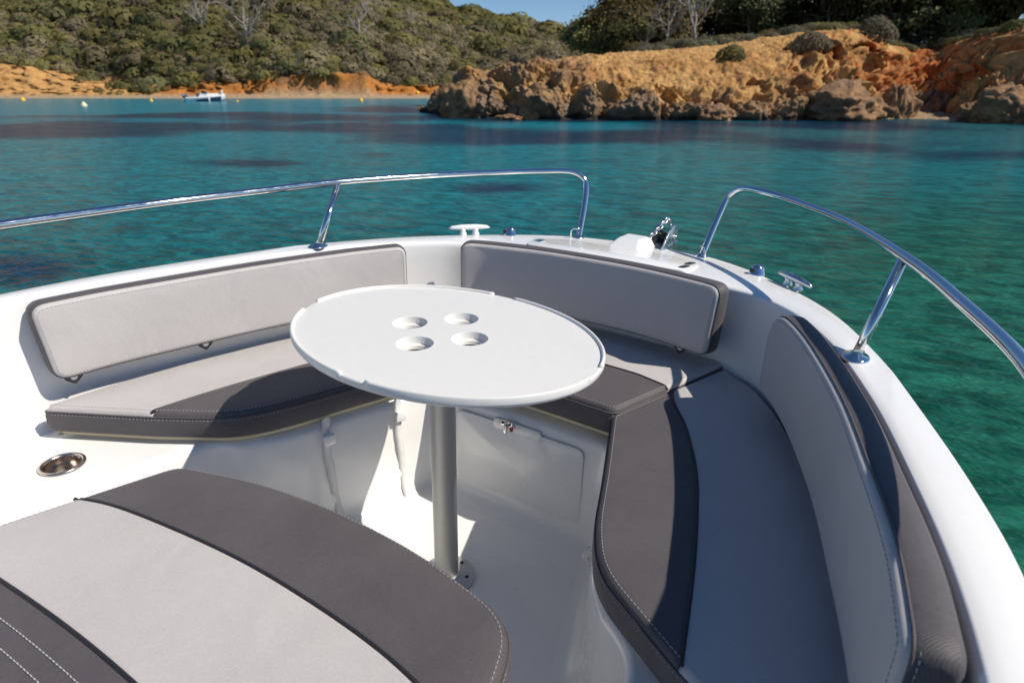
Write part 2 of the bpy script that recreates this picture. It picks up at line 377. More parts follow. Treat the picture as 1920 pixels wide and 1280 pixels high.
# --- locker door, latch, straps, hook, cup holder
def bowwall(u, v, h): # on the bow locker wall
    return (u, .347-.010*abs(u)-h, v)
dr = mesh('locker_door', prism(fillet([(-.215, .05), (.235, .05), (.235, .312), (-.215, .312)], .03), bowwall, -.002, .0035, .0015), M['gel'], boat)
mesh('grab_recess', prism(fillet([(-.075, .290), (.095, .290), (.095, .326), (-.075, .326)], .016), bowwall, -.003, .006, .002), M['gel'], dr)
mesh('latch', join(box((-.02, .334, .325), (.042, .008, .020), .002), box((-.02, .327, .310), (.012, .012, .03), .003)), M['steel'], dr)
for q in (-.033, -.007): mesh('screw', xf(lathe([(0, 0), (.004, 0), (.004, .002), (0, .003)], 10), lambda x, y, z: (q+x, .3285-z, .326+y)), M['black'], dr)
mesh('catch', box((-.003, .331, .310), (.010, .006, .014), .001), M['red'], dr)
def wallpt(t, z, off):                          # port well wall: t along from corner aft, off from the wall into the well
    p = catmull([(-c[4], c[5]) for c in CT], 400); s = arclen(p); i = int(np.searchsorted(s, t)); a = p[i]; tg = p[i+1]-p[i-1]; tg = tg/np.linalg.norm(tg); n = np.array([-tg[1], tg[0]])
    if n[0] < 0: n = -n
    q = a+n*off; return Vector((q[0], q[1], z)), Vector((tg[0], tg[1], 0)), Vector((n[0], n[1], 0))
def strap_on(t):
    V = []; Fc = []; prof = [(.372, .003), (.34, .004), (.30, .006), (.25, .003), (.19, .006), (.12, .002), (.06, .005), (.01, .028)]
    pr = catmull(prof, 30); tw = np.sin(np.linspace(0, 5, 30))
    for (z, off), w in zip(pr, tw):
        p, tg, n = wallpt(t+.006*w, z, off); e = tg*.0125+n*(.0015*w)
        for q in (p-e, p+e, p+e+n*.0016, p-e+n*.0016): V.append(q)
    for i in range(29):
        for k in range(4): Fc.append((i*4+k, i*4+(k+1) % 4, i*4+4+(k+1) % 4, i*4+4+k))
    st = mesh('hold_down_strap', (V, Fc), M['strap'], boat)
    p, tg, n = wallpt(t, .305, .014)
    rot = Matrix((tg, n, Vector((0,0,1)))).transposed()
    mesh('buckle', box(p, (.036, .016, .034), .004, rot), M['gel'], st)
    return st
strap_on(.425); strap_on(.66)
p = catmull([(c[4], c[5]) for c in CT], 400)
mesh('wall_ring', xf(ring([(0, .019*math.cos(q), .019*math.sin(q)) for q in np.linspace(0, 2*math.pi, 21)[:-1]], .0065, 8), lambda x, y, z: (.347+x+y*.3, .175+y, .118+z)), M['gel'], boat)
CUP = (-.826, -.525, .3515)
ch = mesh('cup_holder', open_lathe([(.053, .001), (.053, .004), (.050, .006), (.044, .005), (.0425, 0), (.0425, -.02), (.041, -.055), (.001, -.056)], 40, CUP), M['brushed'], boat)
# the seat base is opened there so that the cup sinks in
sb = [o for o in boat.children if o.name.startswith('seat_base')][0]
bm = bmesh.new(); bm.from_mesh(sb.data)
sel = [f for f in bm.faces if (f.calc_center_median()-Vector(CUP)).to_2d().length < .25 and f.calc_center_median().z > .3]
bmesh.ops.subdivide_edges(bm, edges=list({e for f in sel for e in f.edges}), cuts=5, use_grid_fill=True)
bmesh.ops.delete(bm, geom=[f for f in bm.faces if (f.calc_center_median()-Vector(CUP)).to_2d().length < .047 and f.calc_center_median().z > .3], context='FACES')
for v in bm.verts:
    q = (v.co-Vector(CUP)).to_2d()
    if v.is_boundary and .02 < q.length < .075 and v.co.z > .3: q = q.normalized()*.047; v.co.x, v.co.y = CUP[0]+q.x, CUP[1]+q.y
bm.to_mesh(sb.data); bm.free()

# ================================================================== CUSHIONS
def cushion(name, label, outline, seam, mapf, thick, r=.014, crown=.004, light_at=None, org=(0,0,0), step=.03, stitch=.011, lightside=False, board=False, group='grey seat cushions of the boat'):
    th = thing(name, org, label, 'cushion', group, boat=True)
    out = resample(ccw(outline), .010, True)
    def hf(sm):
        def h(v):
            v = np.asarray(v); d = seg_dist(v, out); a = rnd(d, r)+crown*(1-np.exp(-d/.05))
            if sm is not None:
                for q in sm: ds = seg_dist(v, q, False); a = np.minimum(a, crown*(1-np.exp(-d/.05))+rnd(ds, .005)*1.0-.0+0*a)
            return a
        return h
    seams = [resample(np.array(s, float), .010) for s in seam]
    h = hf(seams if seams else None)
    polys = [out]; 
    for sm in seams:
        new = []
        for pl in polys:
            i = int(np.argmin(((pl-sm[0])**2).sum(1))); j = int(np.argmin(((pl-sm[-1])**2).sum(1)))
            if ((pl[i]-sm[0])**2).sum() > .02**2 or ((pl[j]-sm[-1])**2).sum() > .02**2: new.append(pl); continue
            k = np.roll(pl, -i, 0); jj = (j-i) % len(pl)
            new += [np.vstack([k[:jj+1], sm[1:-1][::-1]]), np.vstack([k[jj:], k[:1], sm[1:-1]])]
        polys = new
    for pl in polys:
        pl = ccw(pl); c = light_at(pl) if light_at else True
        pn = mesh('light_panel' if c else 'dark_panel', fillpoly(pl, step, [r*.12, r*.35, r*.7, r*1.2], h, mapf), M['light' if c else 'dark'], th)
    nn = normals(out); rowz = [(-r, 0), (-r-.004, .0015), (-thick*.35, .004), (-thick*.6, .0045), (-thick*.85, .003), (-thick+.006, 0), (-thick, -.008)]
    V = [mapf(p[0]+q[0]*b, p[1]+q[1]*b, z) for z, b in rowz for p, q in zip(out, nn)]; n = len(out)
    Fc = [(k*n+i, (k+1)*n+i, (k+1)*n+(i+1) % n, k*n+(i+1) % n) for k in range(len(rowz)-1) for i in range(n)]
    Fc = [q[::-1] for q in Fc]; cap = fillpoly(out-nn*.008, .05, [], lambda a: np.full(len(a), -thick), mapf)
    mesh('side_band', join((V, Fc), (cap[0], [q[::-1] for q in cap[1]])), M['dark'], th)
    mesh('edge_piping', ring([mapf(p[0]+q[0]*.0015, p[1]+q[1]*.0015, -r-.001) for p, q in zip(out, nn)], .0022, 6), M['dark'], th)
    for sm in seams:
        hp_ = rnd(seg_dist(sm, out), r)+crown*(1-np.exp(-seg_dist(sm, out)/.05)); mesh('seam_piping', tube([mapf(p[0], p[1], q-.0012) for p, q in zip(sm, hp_)], .0042, 8), M['piping'], th)
    ins = out-nn*stitch; ins = np.vstack([ins, ins[:1]])
    mesh('stitching', dashes(ins, h, mapf), M['thread'], th, kind='stuff')
    low = np.vstack([out+nn*.0022, (out+nn*.0022)[:1]])
    mesh('stitching', dashes(low, lambda a: np.full(len(a), -r-.008), mapf, lift=0), M['thread'], th, kind='stuff')
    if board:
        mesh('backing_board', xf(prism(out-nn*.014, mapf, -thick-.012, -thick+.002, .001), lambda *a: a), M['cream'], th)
    return th
ZS = .45
def seatmap(z): return lambda u, v, h: (u, v, z+h)
# starboard and port side seats
wallx = [(.505, .815), (.60, .735), (.685, .605), (.77, .435), (.872, .16), (.94, -.09), (.975, -.28), (.99, -.478)]
SO = [(.312, .352), (.42, .05), (.47, -.09), (.505, -.185), (.70, -.285)]
spoly = fillet([(.475, .825)]+wallx[0:]+[(.985, -.485)][:0]+[(.72, -.335), (.53, -.215), (.468, -.10), (.418, .05), (.31, .345)], [.01]+[.05]*7+[.012]+[.02, .10, .09, .08, .012])
sseam = catmull([(.392, .592), (.43, .50), (.50, .385), (.58, .21), (.632, .05), (.68, -.13), (.725, -.332)], 60)
for s, nm in ((1, 'starboard'), (-1, 'port')):
    pl = spoly*np.array([s, 1]); sm = sseam*np.array([s, 1])
    lab = 'curved grey seat cushion with dark inner band along the right side, mostly in shade' if s > 0 else 'long sunlit grey seat cushion on the left, just behind the steel cup holder'
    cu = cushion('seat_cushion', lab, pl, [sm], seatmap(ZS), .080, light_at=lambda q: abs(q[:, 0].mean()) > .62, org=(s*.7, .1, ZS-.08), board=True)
bpoly = fillet([(-.318, .345), (0, .362), (.318, .345), (.478, .835), (.40, .842), (0, .872), (-.40, .842), (-.478, .835)], [.03, .2, .03, .012, .05, .2, .05, .012])
bseam = catmull([(-.395, .565), (-.25, .590), (0, .60), (.25, .590), (.33, .575), (.388, .562)], 50)
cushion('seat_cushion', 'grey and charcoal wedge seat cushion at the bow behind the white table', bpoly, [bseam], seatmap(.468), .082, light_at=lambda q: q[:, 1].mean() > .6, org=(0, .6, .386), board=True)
# foreground lounge in front of the console
fpoly = fillet([(-.425, -.438), (-.22, -.375), (.02, -.350), (.25, -.358), (.470, -.405), (.60, -.80), (.66, -1.35), (-.62, -1.35), (-.555, -.85)], [.035, .2, .2, .2, .075, .2, .05, .05, .2])
fs1 = catmull([(-.492, -.632), (-.35, -.600), (-.1, -.570), (.1, -.563), (.33, -.575), (.54, -.615)], 60)
fs2 = catmull([(-.555, -.845), (-.36, -.828), (-.15, -.815), (.05, -.812), (.3, -.82), (.605, -.85)], 60)
fg = cushion('lounge_cushion', 'large light grey lounge cushion with broad charcoal bands in the foreground', fpoly, [fs1, fs2], seatmap(ZS), .085, crown=.010, light_at=lambda q: -.80 < q[:, 1].mean() < -.56, org=(0, -.8, .365), group='grey seat cushions of the boat')
for dy in (.045, .075):
    q = resample(fs2-np.array([0, dy]), .01); mesh('stitching', dashes(q, lambda a: np.full(len(a), .0108), seatmap(ZS), .008, .002, .0012), M['thread'], fg, kind='stuff')
pod = resample(ccw(fpoly), .03, True); pod = pod-normals(pod)*.03
mesh('console_seat_pod', prism(pod, IDM, -.001, .362, .01), M['gel'], boat)
# ---- backrests
def pathmap(path, zc):
    p = resample(np.array(path, float), .01); s = arclen(p); tg = np.gradient(p, axis=0); tg /= np.linalg.norm(tg, axis=1)[:, None]
    def f(u, v, h, sgn):
        x, y = np.interp(u, s, p[:, 0]), np.interp(u, s, p[:, 1]); a, b = np.interp(u, s, tg[:, 0]), np.interp(u, s, tg[:, 1])
        return (x+sgn*(-b)*h, y+sgn*a*h, v)
    return f, s[-1]
TH_B = .062
def backrest(name, label, path, sgn, z0, z1, radii, slant, tabs, org):
    p = np.array(path, float); f, L = pathmap(path, 0)
    mp = lambda u, v, h: f(u, v, h+TH_B, sgn)
    # sgn says on which side of the path the face lies; keep the polygon's winding right-handed against it
    poly = fillet([(slant[0], z0), (L-slant[1], z0), (L, z1), (0, z1)], radii, 9)
    th = cushion(name, label, poly, [], mp, TH_B, r=.011, crown=.005, org=org, step=.022, stitch=.009, group='grey backrest cushions of the boat')
    for u in tabs:
        tp = fillet([(u-.026, z0+.010), (u+.026, z0+.010), (u+.022, z0-.014), (u, z0-.034), (u-.022, z0-.014)], .004, 4)
        tb = mesh('fastening_tab', prism(tp, lambda a, b, h: f(a, b, .030+h, sgn), 0, .004, .001), M['dark'], th)
        mesh('snap', xf(lathe([(0, 0), (.008, 0), (.007, .003), (0, .004)], 14), lambda x, y, z: f(u+x*1.25, z0-.010+y*1.25, .034+z, sgn)), M['gel'], tb)
    return th
sw = catmull([(.672, .632), (.70, .592), (.782, .435), (.885, .16), (.955, -.09), (1.002, -.28), (1.026, -.445)], 80)
backrest('backrest_cushion', 'tall curved backrest cushion on the right, grey face in shade with dark woven rim', sw, -1, .515, .748, [.04, .04, .03, .10], (.0, .0), (), (.85, .1, .515))
backrest('backrest_cushion', 'long sunlit light grey backrest cushion along the left side of the boat', sw*np.array([-1, 1]), 1, .515, .728, [.03, .035, .04, .035], (.0, .018), (.30, .72, 1.08), (-.85, .1, .515))
bw = catmull([(-.49, .765), (-.40, .800), (-.2, .838), (0, .846), (.2, .836), (.40, .795), (.48, .765)], 60)
backrest('backrest_cushion', 'shaded grey backrest cushion at the bow, leaning on the anchor locker', bw, -1, .520, .742, [.034, .034, .034, .034], (.0, .015), (.12, .86), (0, .8, .52))

# ================================================================== TABLE
tb = thing('table', (0, 0, 0), 'oval white pedestal table with four cup recesses in the middle of the bow', 'table', boat=True)
TA, TBs, TR, TZ = .405, .302, R(-6.6), .738
def ell(k, a=TA, b=TBs):
    x, y = a*math.cos(k), b*math.sin(k); return (.006+x*math.cos(TR)-y*math.sin(TR), -.004+x*math.sin(TR)+y*math.cos(TR))
def ellr(d, n=160): return np.array([ell(k, TA-d, TBs-d) for k in np.linspace(0, 2*math.pi, n+1)[:-1]])
cups = [(-.092, -.002), (-.006, .091), (.003, -.096), (.087, -.003)]
holes = [np.array([(x+.0425*math.cos(q), y+.0425*math.sin(q)) for q in np.linspace(0, 2*math.pi, 41)[:-1]]) for x, y in cups]
v, f = fillpoly(ellr(.004), .04, [.004], lambda q: np.full(len(q), TZ), IDM, holes)
sidep = [(.004, TZ), (.001, TZ-.001), (0, TZ-.004), (0, TZ-.012), (.003, TZ-.017), (.012, TZ-.021), (.03, TZ-.026), (.10, TZ-.028)]
sv = [(*p, z) for d, z in sidep for p in ellr(d)]; n = 160
sf = [(k*n+i, (k+1)*n+i, (k+1)*n+(i+1) % n, k*n+(i+1) % n)[::-1] for k in range(len(sidep)-1) for i in range(n)]+[tuple(range(7*n, 8*n))[::-1]]
top = mesh('tabletop', (v, f), M['table'], tb, smooth=False)
mesh('tabletop_edge', (sv, sf), M['table'], tb)
gaps = [math.atan2(TA*(y*math.cos(TR)-x*math.sin(TR)), TBs*(x*math.cos(TR)+y*math.sin(TR))) % (2*math.pi) for x, y in [(.395, -.007), (-.018, .29), (-.394, -.05), (.016, -.31)]]
gaps.sort()
for k in range(4):
    a0 = gaps[k]+(.085 if k % 2 else .105); a1 = gaps[(k+1) % 4]+(2*math.pi if k == 3 else 0)-(.085 if (k+1) % 2 else .105)
    if a1 < a0: a1 += 2*math.pi
    V = []; m_ = 46; prof = [(-.0008, -.010), (-.0012, .003), (.0005, .0055), (.003, .0065), (.0055, .0055), (.007, .003), (.008, -.001)]
    for q in np.linspace(a0, a1, m_): V += [(*ell(q, TA-d, TBs-d), TZ+z) for d, z in prof]
    kk = len(prof); Fc = [(i*kk+j, (i+1)*kk+j, (i+1)*kk+j+1, i*kk+j+1) for i in range(m_-1) for j in range(kk-1)]+[tuple(range(kk)), tuple(range((m_-1)*kk, m_*kk))[::-1]]
    mesh('raised_rim', (V, Fc), M['table'], tb)
for x, y in cups:
    mesh('cup_recess', open_lathe([(.0425, 0), (.0415, -.002), (.041, -.016), (.0395, -.018), (.034, -.019), (.033, -.021), (.032, -.036), (.030, -.038), (.0005, -.038)], 40, (x, y, TZ)), M['table'], top)
mesh('pole', lathe([(.0325, .01), (.0325, .70), (.045, .705), (.10, .7095)], 40), M['alu'], tb)
bs = mesh('base_plate', lathe([(.078, .001), (.078, .008), (.074, .012), (.040, .014), (.0335, .02)], 48), M['alu'], tb)
for k in range(6):
    a = k*math.pi/3+.35; mesh('screw', lathe([(.006, .0125), (.005, .0150), (0, .0152)], 10, (.058*math.cos(a), .058*math.sin(a), 0)), M['black'], bs)
for o in BOAT: o.matrix_world = BOAT_M @ Matrix.Translation(o.location)

# ================================================================== THE SEA
CP, SP = math.cos(PITCH_W), math.sin(PITCH_W)
H0 = np.array([-math.sin(YAW), math.cos(YAW)]); R0 = np.array([math.cos(YAW), math.sin(YAW)]); C2 = np.array([CAM.x, CAM.y])
def wp(px, py, d):                              # photo pixel + depth ahead -> world point
    u = (px-960)/FPX; v = (640-py)/FPX; k = d/(CP+v*SP)
    q = C2+H0*d+R0*(u*k); return np.array([q[0], q[1], CAM.z+k*(-SP+v*CP)])
def wz(py, d): return wp(960, py, d)[2]
def to_px(P):
    q = np.asarray(P, float)-np.array(CAM); h = q[:, 0]*H0[0]+q[:, 1]*H0[1]; x = q[:, 0]*R0[0]+q[:, 1]*R0[1]
    dep = h*CP-q[:, 2]*SP; up = h*SP+q[:, 2]*CP; ok = dep > .1; dep = np.where(ok, dep, .1)
    return 960+FPX*x/dep, 640-FPX*up/dep, ok
def sm(x, a, b): t = np.clip((x-a)/(b-a), 0, 1); return t*t*(3-2*t)
def fbm(P, s, o=4, off=0):
    return np.array([noise.fractal(Vector((p[0]*s+off, p[1]*s+off*.7, p[2]*s)), 1.0, 2.0, o) for p in P])
rad = np.geomspace(.4, 1600, 300); ang = np.r_[np.linspace(-48, 48, 330), np.linspace(50, 310, 90)]
A_, R_ = np.meshgrid(np.radians(ang), rad)
dx = np.cos(A_)*R_; sx_ = np.sin(A_)*R_
wv = np.stack([C2[0]+H0[0]*dx+R0[0]*sx_, C2[1]+H0[1]*dx+R0[1]*sx_, np.full(dx.shape, WATER_Z)], -1).reshape(-1, 3)
na, nr = len(ang), len(rad); I_ = np.arange(nr*na).reshape(nr, na)
wf = np.stack([I_[:-1], np.roll(I_, -1, 1)[:-1], np.roll(I_, -1, 1)[1:], I_[1:]], -1).reshape(-1, 4)
px, py, ok = to_px(wv)
front = (py < 1300) & ok & (py > 140)
nz = np.zeros(len(wv)); nz2 = np.zeros(len(wv))
idx = np.where(front & (px > -300) & (px < 2300))[0]
lg = np.stack([px[idx]/130, py[idx]/22, np.zeros(len(idx))], -1)         # bed patches are long and low as seen, i.e. roughly round on the ground
dd = np.maximum(py[idx]-160, 3)
nz[idx] = fbm(wv[idx]*np.array([1, 1, 0]), .16, 4, 3.1)*.5+fbm(wv[idx]*np.array([1, 1, 0]), .045, 3, 9.7)*.6
EL = [(250, 219, 560, 9, 1.0), (120, 240, 330, 15, 1.1), (600, 241, 330, 11, 1.15), (960, 258, 300, 20, 1.1), (1250, 250, 240, 24, .9), (1560, 275, 330, 24, .85), (1800, 292, 260, 18, .75),
      (480, 308, 130, 9, 1.0), (50, 505, 120, 46, .95), (930, 354, 130, 13, .85), (700, 290, 90, 6, .6), (1150, 300, 140, 9, .5), (760, 205, 160, 8, 1.0), (90, 436, 70, 9, .4), (1000, 222, 300, 10, .9), (1600, 235, 500, 16, .7)]
bed = np.full(len(wv), -.25)
for cx, cy, rx, ry, st in EL: bed = np.maximum(bed, st*(1.0-(((px-cx)/rx)**2+((py-cy)/ry)**2)**.5*.75))
bed = .94*sm(bed+1.0*nz, .10, .72)*np.where(ok, 1, 0)
def lin(c): c = np.array(c)/255.; return np.where(c < .04, c/12.92, ((c+.055)/1.055)**2.4)
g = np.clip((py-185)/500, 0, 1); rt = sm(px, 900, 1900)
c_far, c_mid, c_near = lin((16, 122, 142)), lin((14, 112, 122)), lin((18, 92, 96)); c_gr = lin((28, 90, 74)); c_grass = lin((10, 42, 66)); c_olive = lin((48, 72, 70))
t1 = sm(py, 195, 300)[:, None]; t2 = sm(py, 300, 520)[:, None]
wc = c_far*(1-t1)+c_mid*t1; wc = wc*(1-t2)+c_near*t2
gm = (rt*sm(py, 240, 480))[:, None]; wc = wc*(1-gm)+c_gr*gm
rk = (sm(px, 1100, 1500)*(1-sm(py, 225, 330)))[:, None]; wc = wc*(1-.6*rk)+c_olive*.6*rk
wc = wc*(1-bed[:, None])+(c_grass*(1-.35*gm)+c_gr*.18*gm)*bed[:, None]
wc[~ok] = c_near
wm = mat('sea_water', (.02,.15,.15), .17, IOR=1.333, Specular_IOR_Level=.23); g_ = N(wm); po = g_.pos()
mp = g_.n('ShaderNodeMapping'); mp.inputs['Rotation'].default_value = (0, 0, -YAW+R(8)); mp.inputs['Scale'].default_value = (.62, 1.25, 1); g_.l(po, mp.inputs[0])
n1 = g_.noise(5.2, mp.outputs[0], 3, .6, .3); n2 = g_.noise(.7, mp.outputs[0], 3, .5); n3 = g_.noise(11, mp.outputs[0], 2, .5)
hh = g_.math('ADD', g_.math('MULTIPLY', n1.outputs[0], .085), g_.math('ADD', g_.math('MULTIPLY', n2.outputs[0], .16), g_.math('MULTIPLY', n3.outputs[0], .010)))
g_.l(g_.bump(hh, 1.0, 1.0), g_.b.inputs['Normal'])
at = g_.attr('Col'); 
n4 = g_.noise(4.5, mp.outputs[0], 4, .65, .6)
g_.l(g_.mix(.72, at.outputs[0], g_.ramp(n4.outputs[0], [(.38, (.10,.18,.18)), (.62, (.86,.82,.76))]).outputs[0], 'SOFT_LIGHT'), g_.b.inputs['Base Color'])  # light and dark of the ripples painted into the water's base colour
sea = bigmesh('sea', wv, wf, wm, {'Col': wc}); sea['kind'] = 'structure'

# ================================================================== LAND
def earth(name, spec=.15):
    m = mat(name, (.3,.2,.1), .95, Specular_IOR_Level=spec); g = N(m); o = g.pos(); a = g.attr('Col')
    n1 = g.noise(1.7, o, 6, .7, .3); n2 = g.noise(9, o, 4, .65)
    c = g.mix(.75, a.outputs[0], g.ramp(n1.outputs[0], [(.28, (.2,.2,.2)), (.72, (.78,.78,.78))]).outputs[0], 'OVERLAY')
    c = g.mix(.5, c, g.ramp(n2.outputs[0], [(.3, (.25,.25,.25)), (.7, (.72,.72,.72))]).outputs[0], 'OVERLAY')
    g.l(c, g.b.inputs['Base Color'])
    g.l(g.bump(n2.outputs[0], .7, .12, g.bump(n1.outputs[0], .6, .4)), g.b.inputs['Normal'])
    return m
M['earth'] = earth('bare_earth'); M['rock'] = earth('coastal_rock', .25)
def grid_faces(nr, nc):
    I = np.arange(nr*nc).reshape(nr, nc); return np.stack([I[:-1, :-1], I[:-1, 1:], I[1:, 1:], I[1:, :-1]], -1).reshape(-1, 4)
def interp(x, tab): t = np.array(tab, float); return np.interp(x, t[:, 0], t[:, 1])
# ---- far hillside
D0, DC = 118., 215.
hp = np.linspace(-420, 1500, 260)
drow = np.r_[np.linspace(-3, 0, 3), np.linspace(.6, 20, 44), np.linspace(21.5, 150, 62)]
ZB = [(-420, 6.0), (20, 6.2), (100, 4.9), (180, 3.2), (250, 2.1), (330, 1.6), (420, 2.6), (480, 2.3), (505, 3.8), (690, 3.9), (715, 2.3), (810, 1.8), (1500, 1.5)]
WB = [(-420, 16), (200, 15), (260, 8), (330, 4), (480, 3), (505, 1.8), (690, 1.8), (720, 4), (1500, 5)]
CR = [(-420, -165), (0, -150), (400, -125), (700, -55), (860, 12), (960, 34), (1065, 56), (1200, 80), (1500, 110)]
def hill_z(p, d):
    zb = interp(p, ZB); wb = interp(p, WB); zc = np.array([wz(y, DC) for y in np.atleast_1d(interp(p, CR))])-1.0
    zc = np.maximum(zc, zb+1)
    z = np.where(d < 0, WATER_Z+.12*d, WATER_Z+.42*sm(d, 0, 4)+.02*d)
    t = sm(d, 3.0, 3.0+wb); z = z*(1-t)+(zb+WATER_Z)*t
    u = np.clip((d-3-wb)/(DC-D0-3-wb), 0, 2); up = np.where(u < 1, u**.92, 1-(u-1)*.6)
    return np.where(d > 3+wb, WATER_Z+zb+(zc-zb-WATER_Z)*up, z)
PX, DR = np.meshgrid(hp, drow); hv = []
zz = hill_z(PX.ravel(), DR.ravel())
for p, d, z in zip(PX.ravel(), DR.ravel(), zz):
    q = wp(p, 166, D0+d); hv.append((q[0], q[1], z))
hv = np.array(hv); nn_ = fbm(hv, .22, 4, 1.3); nb = fbm(hv*np.array([1, 1, .12]), .62, 4, 5.5)
pxr, dr_ = PX.ravel(), DR.ravel(); wbr = interp(pxr, WB); rise = sm(dr_, 3, 6)
hv[:, 2] += nn_*.55*rise*np.where(dr_ > wbr+8, 2.2, 1)
push = nb*2.0*sm(dr_, 2.5, 5)*(1-sm(dr_, wbr+4, wbr+9)); hv[:, 0] += H0[0]*push; hv[:, 1] += H0[1]*push
sand, ochre, redo, soil, brown = map(lambda c: np.array(c), ((.50,.36,.22), (.58,.29,.075), (.52,.17,.035), (.11,.092,.052), (.20,.14,.09)))
isc = sm(pxr, 260, 340)[:, None]; cl_ = (sand*.25+ochre*.75)*(1-isc)+(redo*.55+ochre*.45)*isc
k = np.clip(.5+nb*.9, 0, 1)[:, None]; cl_ = cl_*(1-.55*k)+(redo*.8)*.55*k*isc+cl_*.55*k*(1-isc)
bch = (1-sm(dr_, 3, 4.2))[:, None]; hc = (sand*.75+brown*.25)*bch+cl_*(1-bch)
top_ = sm(dr_+nn_*2.5, wbr+2.6, wbr+5.0)[:, None]; hc = hc*(1-top_)+soil*top_
bigmesh('hillside', hv, grid_faces(len(drow), len(hp)), M['earth'], {'Col': hc})['kind'] = 'structure'
for p_ in bpy.data.objects['hillside'].data.polygons: p_.use_smooth = True

# ---- near headland of rock
HT = [ # px, waterline row, top row of dark rock, depth of it, crest row, depth of crest, bulge
 (790, 205, 204, .3, 203, .7, .3), (806, 206.5, 200, .4, 194, 1.0, .5), (830, 209, 186, .7, 168, 1.9, .8), (880, 214, 168, .8, 139, 2.6, .9), (930, 215, 163, .9, 131, 3.4, .8), (985, 216, 160, 1.1, 128, 4.4, .6),
 (1060, 217.5, 160, 1.2, 109, 5.4, .6), (1150, 218, 167, 1.4, 101, 7, .7), (1250, 218.5, 176, 1.6, 93, 9, .9), (1350, 219, 184, 1.7, 85, 11, .9), (1450, 219, 182, 1.8, 69, 12.5, .8), (1520, 218.5, 168, 2.2, 61, 12, .5),
 (1600, 218.5, 162, 2.2, 57, 11.5, .3), (1648, 217.5, 172, 2.4, 68, 11, .1), (1672, 215, 186, 3.4, 88, 11, 0), (1720, 213, 186, 4.0, 96, 12, 0), (1760, 213.5, 180, 3.8, 90, 12.5, 0), (1800, 216, 170, 2.6, 78, 11, .2), (1865, 220, 162, 2.0, 64, 9, .2),
 (1930, 224, 155, 1.8, 50, 8, .2), (2050, 229, 140, 1.8, 24, 8, .2), (2400, 240, 120, 2, 0, 8, .2)]
HT = np.array(HT, float); hx = np.arange(788, 2330, 1.8)
col = np.c_[tuple(np.interp(hx, HT[:, 0], HT[:, k]) for k in range(1, 7))]
ker = np.ones(9)/9
for k in range(6): c_ = np.r_[np.full(4, col[0, k]), col[:, k], np.full(4, col[-1, k])]; col[:, k] = np.convolve(c_, ker, 'valid')
nrow = 180; hv = np.zeros((nrow, len(hx), 3)); hpx = np.zeros((nrow, len(hx))); hlo = np.zeros((nrow, len(hx)))
for j, x in enumerate(hx):
    yb, ym, dm, yc, dc, bu = col[j]; d0 = 1.6*FPX/(yb-166.)
    zm, zc = wz(ym, d0+dm), wz(yc, d0+dc)
    mm = [(d0-.5, WATER_Z-.9), (d0, WATER_Z-.02), (d0+dm*.35, WATER_Z+(zm-WATER_Z)*.55), (d0+dm, zm), (d0+dm+(dc-dm)*.42, zm+(zc-zm)*(.42+.22*bu)), (d0+dc, zc)]
    if x < 1120: mm += [(d0+dc+2, zc-.2), (d0+dc+5, zc-2.2), (d0+dc+9, WATER_Z-1)]
    else:
        w_ = min(1, (x-1120)/120); mm += [(d0+dc+4, zc+.0+.2*w_), (d0+dc+12, zc-1.5*(1-w_)+.6*w_), (d0+dc+40, zc-8*(1-w_)+3.0*w_)]
    mm = np.array(mm); s_ = np.r_[0, .03, .17, .36, .58, .80, .86, .92, 1.0]; t_ = np.linspace(0, 1, nrow)
    dcol, zcol = np.interp(t_, s_, mm[:, 0]), np.interp(t_, s_, mm[:, 1])
    for a in range(2):
        dcol[1:-1] = (dcol[:-2]+2*dcol[1:-1]+dcol[2:])/4; zcol[1:-1] = (zcol[:-2]+2*zcol[1:-1]+zcol[2:])/4
    for i in range(nrow):
        u = (x-960)/FPX; v = (640-np.interp(t_[i], [0, .8, 1], [yb, yc, yc]))/FPX; kk = dcol[i]/(CP+v*SP); q = C2+H0*dcol[i]+R0*(u*kk)
        hv[i, j] = (q[0], q[1], zcol[i])
    hpx[:, j] = x; hlo[:, j] = t_
gx_ = np.gradient(hv, axis=1); gy_ = np.gradient(hv, axis=0); nr_ = np.cross(gx_, gy_); nr_ /= np.linalg.norm(nr_, axis=2)[..., None]+1e-9
P_ = hv.reshape(-1, 3); pxr = hpx.ravel(); lo = hlo.ravel(); nf = nr_.reshape(-1, 3)
def voro(P, s, off=0):
    return np.array([noise.voronoi(Vector((p[0]*s+off, p[1]*s, p[2]*s*.8)))[0][0:2] for p in P])
warp = np.c_[fbm(P_, .6, 3, 2.2), fbm(P_, .6, 3, 7.2), fbm(P_, .6, 3, 11.2)]*.6
v1 = voro(P_+warp, .60) 
n_a = fbm(P_, .9, 5, .4); n_b = fbm(P_*np.array([1, 1, .35]), 2.2, 4, 6.1); n_c = fbm(P_, .33, 3, 8.8)
lowm = 1-sm(lo, .30, .50); ero = (1-sm(lo, .66, .80)); body = sm(lo, .02, .08)*(1-sm(lo, .80, .88))
left = 1-sm(pxr, 1000, 1180); cliff = sm(pxr, 1440, 1520)
rugged = np.clip(np.maximum(lowm, left*ero)+.75*cliff*ero, 0, 1.1)
gul = np.clip(.18-np.abs(fbm(P_*np.array([1, 1, .25])+warp, .75, 3, 13.)), 0, .18)
q1 = np.abs(fbm(P_+warp*.5, .34, 2, 21.))**.75; q2 = np.abs(fbm(P_*np.array([1, 1, .75])+warp*.5, 1.05, 3, 31.))**.8; q3 = np.abs(fbm(P_, 3.6, 3, 41.)); stra = np.sin(P_[:, 2]*7.5+4*n_c+2.2*n_a)
